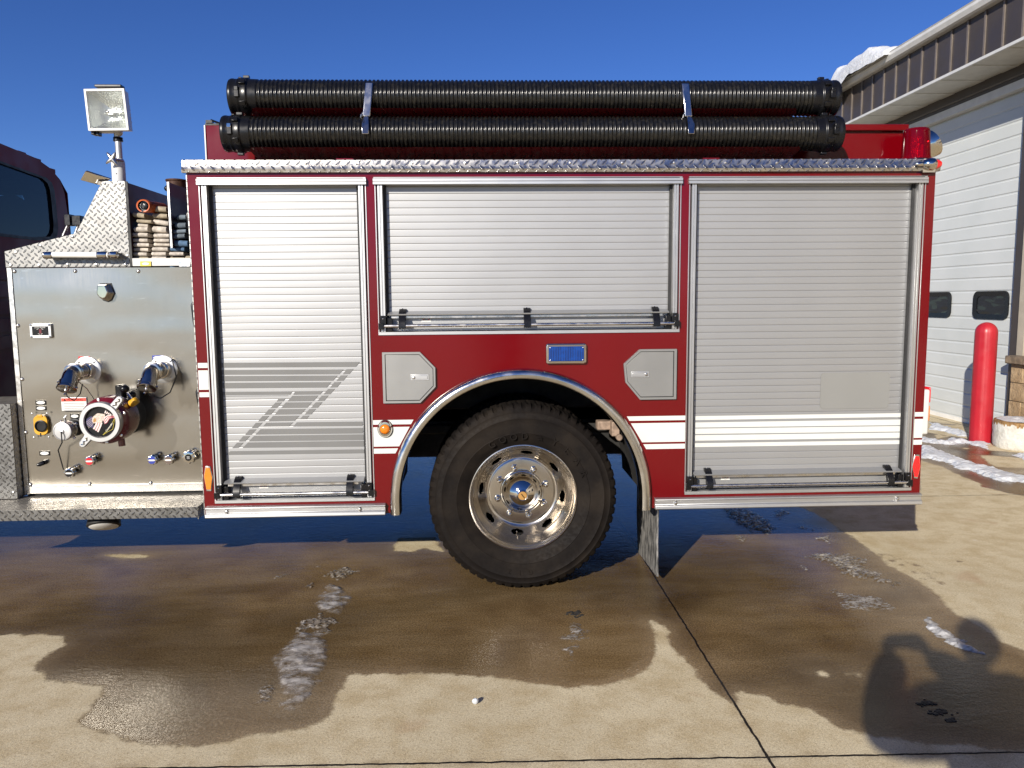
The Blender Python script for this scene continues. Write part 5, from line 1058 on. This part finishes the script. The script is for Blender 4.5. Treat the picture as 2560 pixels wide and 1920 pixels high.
sl = [gp(z3, [(1740,850),(1800,780),(1900,740),(2010,770),(2000,820),(1930,860),(1850,850)]), gp(z3, [(1490,1270),(1520,1190),(1570,1155),(1640,1190),(1625,1260),(1560,1310)]), gp(z3, [(1800,585),(1850,560),(1880,580),(1820,600)]), gp(z3, [(1910,545),(1960,480),(2090,470),(2135,495),(2060,545)]), gp(z3, [(1600,545),(1660,515),(1690,518),(1640,545)]), gp(z3, [(1870,470),(1910,455),(1905,480)])]
lump('slush', sl, 0.008, .005, 'iced', 42, 1.0, .03, rag=.05, label='broken slush rubble along the grey ice patches', cat='slush', kind='stuff')
sl2 = [gp(z5, [(1080,345),(1150,335),(1300,345),(1390,370),(1380,400),(1440,440),(1500,470),(1560,500),(1545,520),(1440,490),(1330,470),(1260,450),(1180,390),(1090,370)]), gp(z5, [(1115,255),(1180,250),(1240,270),(1200,290),(1140,275)]), gp(z5, [(710,255),(760,240),(800,262),(740,280)]), gp(z5, [(1035,420),(1060,405),(1105,420),(1090,435)]), gp(z5, [(1215,525),(1240,520),(1275,560),(1240,590),(1225,560)])]
lump('slush', sl2, 0.008, .006, 'iced', 40, 1.0, .03, rag=.06, label='scattered slush crumbs on the wet concrete behind the rear of the truck', cat='slush', kind='stuff')
sl3 = [gp(z5, [(640,110),(740,100),(860,150),(920,215),(880,245),(780,225),(690,180)]), gp(z5, [(890,120),(980,118),(985,140),(940,165),(905,140)]), gp(z5, [(1020,195),(1065,200),(1120,218),(1060,222)])]
lump('slush', sl3, 0.009, .008, 'iced', 30, .9, .04, rag=.06, label='slush ridge lying in the shadow under the truck rear', cat='slush', kind='stuff')
lump('ice_patch', [gp(z5, [(1228,565),(1300,545),(1400,560),(1490,575),(1530,610),(1590,640),(1480,640),(1330,645),(1250,635)])], .006, .012, 'iced', 8, .4, .03, label='thin flat film of pale grey ice right of the dark slab joint', cat='ice patch', group='ice patches on the apron')
lump('ice_patch', [gp(z4, [(2010,800),(1990,720),(2030,640),(2100,620),(2140,680),(2120,740),(2070,790),(2040,860)])], .006, .010, 'iced', 18, .8, .06, rag=.06, label='faint frosty ice smear before the truck wheel', cat='ice patch', group='ice patches on the apron')
lump('snow', [gp(z5, [(1685,690),(1720,676),(1790,725),(1850,770),(1930,810),(1965,845),(2025,868),(1990,878),(1900,855),(1830,825),(1760,775),(1700,730)])], .016, .007, 'frost', 20, .7, .05, rag=.03, label='strip of old white snow lying across the photographer shadow', cat='snow', kind='stuff')
sn = [gp(zS, [(60,1050),(210,1065),(300,1105),(400,1150),(500,1190),(620,1230),(740,1262),(850,1285),(1000,1335),(1161,1375),(1300,1400),(1300,1470),(1161,1435),(900,1425),(740,1370),(600,1310),(480,1300),(380,1240),(190,1190),(60,1180)]), gp(zS, [(180,812),(330,850),(450,885),(600,925),(600,968),(520,960),(350,915),(180,885)]), gp(zS, [(80,955),(200,985),(300,1010),(410,982),(500,995),(600,1012),(700,1020),(805,1018),(805,1098),(700,1070),(560,1030),(400,1045),(200,1030),(80,1010)]), gp(zS, [(1020,1150),(1100,1138),(1161,1128),(1300,1100),(1300,1230),(1161,1198)])]
lump('snow', sn, 0.032, .016, 'snow', 9, .45, .09, rag=.05, label='strips of white snow on the wet apron before the garage door', cat='snow', kind='stuff')
b = MB('hole')
for zz, a, c, w, h in ((z4, 2060, 578, 52, 16), (z5, 1700, 1120, 60, 14), (z5, 1770, 1170, 55, 16), (z5, 1825, 1210, 26, 10)):
    rr = random.Random(a); ps = []
    for k in range(26):
        p = PZ(*zz(a+w*rr.gauss(0, .45), c+h*rr.gauss(0, .5)), .002); r = rr.uniform(.003, .009); b.ball((p.x, p.y, .001), r, 'dark', 6, (1.6, 1.2, .5))
b.build('debris', kind='stuff', label='dark crumbs of dirt scattered on the wet concrete', cat='debris')
for zz, a, c, nm in ((z4, 1446, 1130, 'small white pebble on dry concrete in front of the wheel'),):
    p = PZ(*zz(a, c)); b = MB('snow'); b.ball((p.x, p.y, .012), .014, None, 10, (1, .8, .9)); b.build('pebble', label=nm, cat='pebble')

# ================================================================== STATION BUILDING
B = empty('station_building', (6.4, 0, 0), 'fire station with white sectional garage door, brown roof band and white soffit', 'building')
Y0, Y1, XW = -16., 8.75, 6.0
DY0, DY1 = 4.585, 8.25
b = MB('siding'); b.box(XW, 14, DY1+.12, Y1-.05, 0, 4.1); b.box(XW, 14, Y0, DY0-.13, 0, 4.1); b.box(XW+.3, 14, DY0-.12, DY1+.11, 4.0, 4.2); b.build('wall', B)
b = MB('brown'); b.box(XW-.01, XW+.25, Y0, Y1-.05, 4.105, 4.280); b.box(XW-.025, XW-.011, Y0, Y1-.05, 4.15, 4.165, 'seam'); b.build('header_band', B)
b = MB('gutter'); b.box(XW-.03, XW+.2, DY0-.12, DY1+.11, 4.0, 4.10); b.box(XW-.005, XW+.2, DY0-.125, DY0-.002, 0, 3.998, 'brown'); b.box(XW-.005, XW+.2, DY1+.002, DY1+.115, 0, 3.998, 'brown'); b.build('door_trim', B, bevel=.004)
XF = 5.40
b = MB('soffit'); k = Y0
while k < Y1: b.box(XF+.01, XW-.012, k, min(k+.292, Y1), 4.268+.006*(round(k*10/3) % 2), 4.285); k += .3
b.box(XF+.01, XW-.012, Y0, Y1, 4.275, 4.29, 'soffit'); b.build('soffit', B)
b = MB('gutter'); b.box(XF-.02, XF+.009, Y0, Y1+.01, 4.255, 4.292); b.build('soffit_trim', B, bevel=.004)
b = MB('brown'); b.box(XF, XF+.05, Y0, Y1, 4.293, 4.80); b.box(XF+.05, 14, Y1-.05, Y1, 4.293, 4.80)
k = Y1-.02
while k > Y0: b.box(XF-.014, XF-.0005, k-.028, k, 4.293, 4.795, 'seam'); k -= .305
b.build('roof_band', B)
b = MB('gutter'); b.prism([(XF-.13, Y0, 4.90), (XF-.12, Y0, 4.885), (XF-.125, Y0, 4.85), (XF-.10, Y0, 4.80), (XF-.07, Y0, 4.785), (XF+.0, Y0, 4.785), (XF, Y0, 4.91), (XF-.015, Y0, 4.91), (XF-.015, Y0, 4.80), (XF-.07, Y0, 4.80), (XF-.11, Y0, 4.86), (XF-.115, Y0, 4.90)], (0, Y1+.02-Y0, 0)); b.build('gutter', B, smooth=20)
b = MB('brown'); b.prism([(XF, Y0, 4.90), (14, Y0, 5.9), (14, Y0, 5.95), (XF-.02, Y0, 4.93)], (0, Y1-Y0, 0)); b.build('roof', B)
# sectional garage door
gd = empty('garage_door', (XW+.08, (DY0+DY1)/2, 0), parent=B); XD = XW+.075
b = MB('gdoor'); prof = []; z = .06
pr = [(XD-.004, .0), (XD-.004, .012)]
b.box(XD, XD+.04, DY0, DY1, .055, 3.998)
zz_ = .06
while zz_ < 3.95:
    t = min(zz_+.158, 3.99); b.prism([(XD-.0005, DY0, zz_+.006), (XD-.007, DY0, zz_+.016), (XD-.007, DY0, t-.012), (XD-.0005, DY0, t-.0)], (0, DY1-DY0, 0)); zz_ += .164
b.build('door_panel', gd, smooth=0)
b = MB('wtag'); b.box(XD-.012, XD+.03, DY0, DY1, .0, .054); b.build('bottom_seal', gd)
for yc, zc in ((5.06, 1.53), (6.18, 1.53), (7.3, 1.53)):
    def rr_(w, h, r, x): return [(x, p[0], p[2]) for p in rrect(yc, zc, w, h, r, 0, 6)]
    b = MB('black'); o_, i_ = rr_(.66, .345, .085, XD-.024), rr_(.52, .225, .06, XD-.020); n = len(o_); ob_ = [(XD-.0095, q[1], q[2]) for q in o_]; ib_ = [(XD-.011, q[1], q[2]) for q in i_]
    b.add(o_+i_+ob_+ib_, [f for k in range(n) for f in ((k, (k+1) % n, n+(k+1) % n, n+k), (k, (k+1) % n, 2*n+(k+1) % n, 2*n+k), (n+k, n+(k+1) % n, 3*n+(k+1) % n, 3*n+k))]); w_ = b.build('door_window', gd, bevel=0)
    b = MB('doorglass'); V = []; m_ = 8
    for i in range(m_+1):
        for j in range(m_+1): V.append((XD-.012-.003*noise.noise(Vector((i*.5, j*.4, yc))), yc-.26+.52*i/m_, zc-.115+.23*j/m_))
    b.add(V, [(i*(m_+1)+j, (i+1)*(m_+1)+j, (i+1)*(m_+1)+j+1, i*(m_+1)+j+1) for i in range(m_) for j in range(m_)]); b.build('window_pane', w_, smooth=60)
# stone pier beside the door, siding post
b = MB('block'); zc = 0.
for r in range(4):
    off = .2 if r % 2 else 0; y = 4.425-off*0
    while y > 1.0:
        yl = max(1.0, y-(.40 if not (r % 2 and y > 4.3) else .2)); b.box(XW-.085+random.uniform(-.006, .006), XW-.001, yl+.003, y, .215*r+.003, .215*(r+1)-.003); y = yl
pb = b.build('stone_pier', B, bevel=.006)
b = MB('cap'); b.box(XW-.145, XW-.001, .95, 4.455, .862, .955); b.build('pier_cap', B, bevel=.012)
b = MB('siding'); y = 4.43
while y > 0: b.box(XW-.03, XW-.001, y-.11, y, .957, 4.10); b.box(XW-.02, XW-.002, y-.15, y-.112, .957, 4.10); y -= .155
b.build('siding_post', B)
for y in (-3., -6., -9.): 
    b = MB('doorglass'); b.box(XW-.02, XW-.002, y-.5, y+.5, 1.1, 2.3); b.build('window', B)
# snow hanging on the roof edge
def roof_snow():
    b = MB('snow'); N, M_ = 40, 16; V = []
    for i in range(N+1):
        t = i/N; y = 6.25+1.62*t
        for k in range(M_+1):
            s = k/M_; env = min(1, t*3.2)*(1 if t < .8 else 1); th = .05+.17*env**.8
            if t > .86: th += .06*(t-.86)/.14
            nz = noise.fractal(Vector((y*3, s*2.5, 4)), 1, 2, 3)*.05
            a = PI*(1-s)
            x = 5.42-.0+ .30*math.cos(a)*(1 if a < PI/2 else .72+.15*env); z = 4.90+th*math.sin(a)**.7*(1+nz*3) - (.34*max(0, (t-.55)/.45)**1.5*(1-s/.4) if s < .4 else 0) - (.05 if s < .05 else 0)
            V.append((x+nz*.6, y+nz*.5, z+nz))
    b.add(V, [(i*(M_+1)+k, (i+1)*(M_+1)+k, (i+1)*(M_+1)+k+1, i*(M_+1)+k+1) for i in range(N) for k in range(M_)] + [tuple(range(M_+1)), tuple(N*(M_+1)+k for k in range(M_+1))[::-1]])
    b.build('snow', kind='stuff', smooth=80, label='heap of white snow sagging over the gutter end of the station roof', cat='snow')
roof_snow()
# bollard, planter
b = MB('bollard'); n = 72; o = Vector((5.415, 4.155, 0)); R_ = .112
lobb = lambda a, k: 1+.012*(1 if (a*12/(2*PI)) % 1 < .5 else 0) if k < 9 else 1
b.lathe([(R_, 0), (R_, .2), (R_, .6), (R_, 1.0), (R_, 1.235)]+[(R_*math.cos(t*PI/2/8), 1.235+.118*math.sin(t*PI/2/8)) for t in range(1, 9)], o, (0, 0, 1), n, lob=lobb)
b.build('bollard', label='round topped red plastic bollard standing before the white garage door', cat='bollard', smooth=40, loc=o)
PC = Vector((5.655, 3.80, 0)); pl_ = empty('planter', PC, 'low round white planter of peeling paint with a brown rim beside the red bollard', 'planter')
b = MB('peel'); b.lathe([(.27, 0), (.285, .03), (.29, .12), (.285, .22), (.288, .27), (.283, .295), (.262, .302), (.25, .29), (.245, .25)], PC, (0, 0, 1), 64, caps=False, lob=lambda a, k: 1+.02*noise.noise(Vector((math.cos(a)*2.2, math.sin(a)*2.2, k*.6)))); b.build('tub', pl_, smooth=50)
b = MB('snow'); V = [PC+Vector((0, 0, .315))]; n = 40
for r in (.08, .16, .22, .262):
    for k in range(n):
        a = 2*PI*k/n; V.append(PC+Vector((r*math.cos(a), r*math.sin(a), .318-.9*r**3+.012*noise.noise(Vector((math.cos(a)*3, math.sin(a)*3, r*9))))))
b.add(V, [(0, 1+k, 1+(k+1) % n) for k in range(n)] + [(1+j*n+k, 1+(j+1)*n+k, 1+(j+1)*n+(k+1) % n, 1+j*n+(k+1) % n) for j in range(3) for k in range(n)]); b.build('snow_cover', pl_, smooth=80)

# ================================================================== PHOTOGRAPHER (outside the frame, throws the shadow at lower right)
def skinned(name, verts, edges, radii, m, parent, sub=2):
    me = bpy.data.meshes.new(name); o = Vector(verts[0]); me.from_pydata([Vector(v)-o for v in verts], edges, []); ob = bpy.data.objects.new(name, me); C.objects.link(ob)
    bm = bmesh.new(); bm.from_mesh(me); ly = bm.verts.layers.skin.verify()
    for v, r in zip(bm.verts, radii): v[ly].radius = (r, r) if not isinstance(r, tuple) else r
    bm.verts.ensure_lookup_table(); bm.verts[0][ly].use_root = True; bm.to_mesh(me); bm.free(); me.materials.append(K[m])
    s = ob.modifiers.new('skin', 'SKIN'); s.use_smooth_shade = True; u = ob.modifiers.new('subsurf', 'SUBSURF'); u.levels = u.render_levels = sub
    pl = WLOC[parent.name]; ob.parent = parent; ob.location = o-pl; WLOC[ob.name] = o; return ob
HX, HY = .05, -4.44
pn = empty('person', (HX, HY, 0), 'person in a dark coat holding up a phone, casting the shadow on the concrete', 'person')
def hp(x, y, z): return (HX+x, HY+y, z)
ph = Vector((-.225, -4.175, 1.64))                 # the phone, just behind the lens
hl, hr = Vector((-.285, -4.20, 1.615)), Vector((-.165, -4.215, 1.60))
ell, elr = Vector((-.42, -4.35, 1.385)), Vector((.40, -4.30, 1.30))
V = [hp(0, 0, 1.0), hp(0, 0, 1.18), hp(0, 0, 1.36), hp(0, 0, 1.46), hp(0, .01, 1.55),
     hp(-.10, 0, .95), hp(-.11, .02, .52), hp(-.11, -.02, .09), hp(-.115, .13, .05), hp(.10, 0, .95), hp(.12, .0, .52), hp(.13, -.04, .09), hp(.14, .11, .05),
     hp(-.19, 0, 1.45), tuple(ell), tuple(hl+(ell-hl)*.04), hp(.19, 0, 1.45), tuple(elr), tuple(hr+(elr-hr)*.04)]
E_ = [(0, 1), (1, 2), (2, 3), (3, 4), (0, 5), (5, 6), (6, 7), (7, 8), (0, 9), (9, 10), (10, 11), (11, 12), (3, 13), (13, 14), (14, 15), (3, 16), (16, 17), (17, 18)]
RR = [(.26, .18), (.27, .19), (.27, .18), (.17, .12), .066, .115, .082, .06, .05, .115, .082, .06, .05, .14, .125, .06, .12, .10, .058]
skinned('clothed_body', V, E_, RR, 'coat', pn)
hc = hp(-.02, .09, 1.70); b = MB('skin'); n = 24; VV = []
for i in range(17):
    a = PI*i/16
    for k in range(n):
        t = 2*PI*k/n; x = math.sin(a)*math.cos(t)*.078; y = math.sin(a)*math.sin(t)*.098; z = math.cos(a)*.118
        if z < 0: x *= 1+.9*z; y = y*(1+.5*z)+.012*(-z/.118)
        f = math.exp(-((x/.014)**2+((z+.012)/.028)**2)) if y > 0 else 0; y += .022*f
        y -= (.010*(math.exp(-(((abs(x)-.03)/.014)**2+((z-.012)/.012)**2)) if y > 0 else 0))
        y += (.006*(math.exp(-((x/.022)**2+((z+.062)/.009)**2)) if y > 0 else 0))
        VV.append((hc[0]+x, hc[1]+y, hc[2]+z))
b.add(VV, [(i*n+k, (i+1)*n+k, (i+1)*n+(k+1) % n, i*n+(k+1) % n) for i in range(16) for k in range(n)])
for s in (-1, 1): b.ball((hc[0]+s*.077, hc[1]-.005, hc[2]-.01), .03, None, 10, (.3, .6, 1))
hd_ = b.build('head', pn, smooth=80)
b = MB('hair'); b.ball((hc[0], hc[1]-.018, hc[2]+.028), .104, None, 20, (.86, .98, 1.02)); b.build('hair', pn, smooth=80)
for s in (-1, 1): b = MB('wtag'); b.ball((hc[0]+s*.030, hc[1]+.083, hc[2]+.012), .011); b.ball((hc[0]+s*.030, hc[1]+.090, hc[2]+.012), .0055, 'hole', 8); b.build('eye', hd_)
def hand(wrist, s, sleeve):                        # palm at the side of the phone, fingers curl behind it, thumb in front
    p = ph+Vector((s*.078, 0, -.02)); w0 = wrist; vs = [tuple(w0), tuple(w0.lerp(p, .45)), tuple(p+Vector((s*.012, -.012, -.012)))]; ed = [(0, 1), (1, 2)]; rd = [.030, (.034, .022), (.034, .02)]
    for k, ln in enumerate((.066, .074, .07, .056)):
        bz = p+Vector((s*.012, .0, .026-.019*k)); i = len(vs); d1 = Vector((-s*.25, .35, .1-.06*k)).normalized(); d2 = Vector((-s*.9, .25, 0)).normalized(); d3 = Vector((-s*1, -.02, 0)).normalized()
        vs += [tuple(bz), tuple(bz+d1*ln*.32), tuple(bz+d1*ln*.32+d2*ln*.36), tuple(bz+d1*ln*.32+d2*ln*.36+d3*ln*.32)]; ed += [(2, i), (i, i+1), (i+1, i+2), (i+2, i+3)]; rd += [.0105, .0098, .009, .0078]
    i = len(vs); bz = p+Vector((s*.014, -.018, -.024)); vs += [tuple(bz), tuple(bz+Vector((-s*.014, -.012, .024))), tuple(bz+Vector((-s*.038, -.006, .036)))]; ed += [(1, i), (i, i+1), (i+1, i+2)]; rd += [.0135, .012, .0095]
    skinned('hand', vs, ed, rd, 'skin', pn, 1)
hand(hl+(ell-hl)*.12, -1, ell); hand(hr+(elr-hr)*.12, 1, elr)
b = MB('black'); b.prism([(x, ph.y-.002, z) for x, _, z in rrect(ph.x, ph.z-.0, .152, .076, .012, 0)], (0, -.008, 0)); b.build('phone', None, label='thin black phone held up by the person throwing the shadow', cat='phone', bevel=.002)
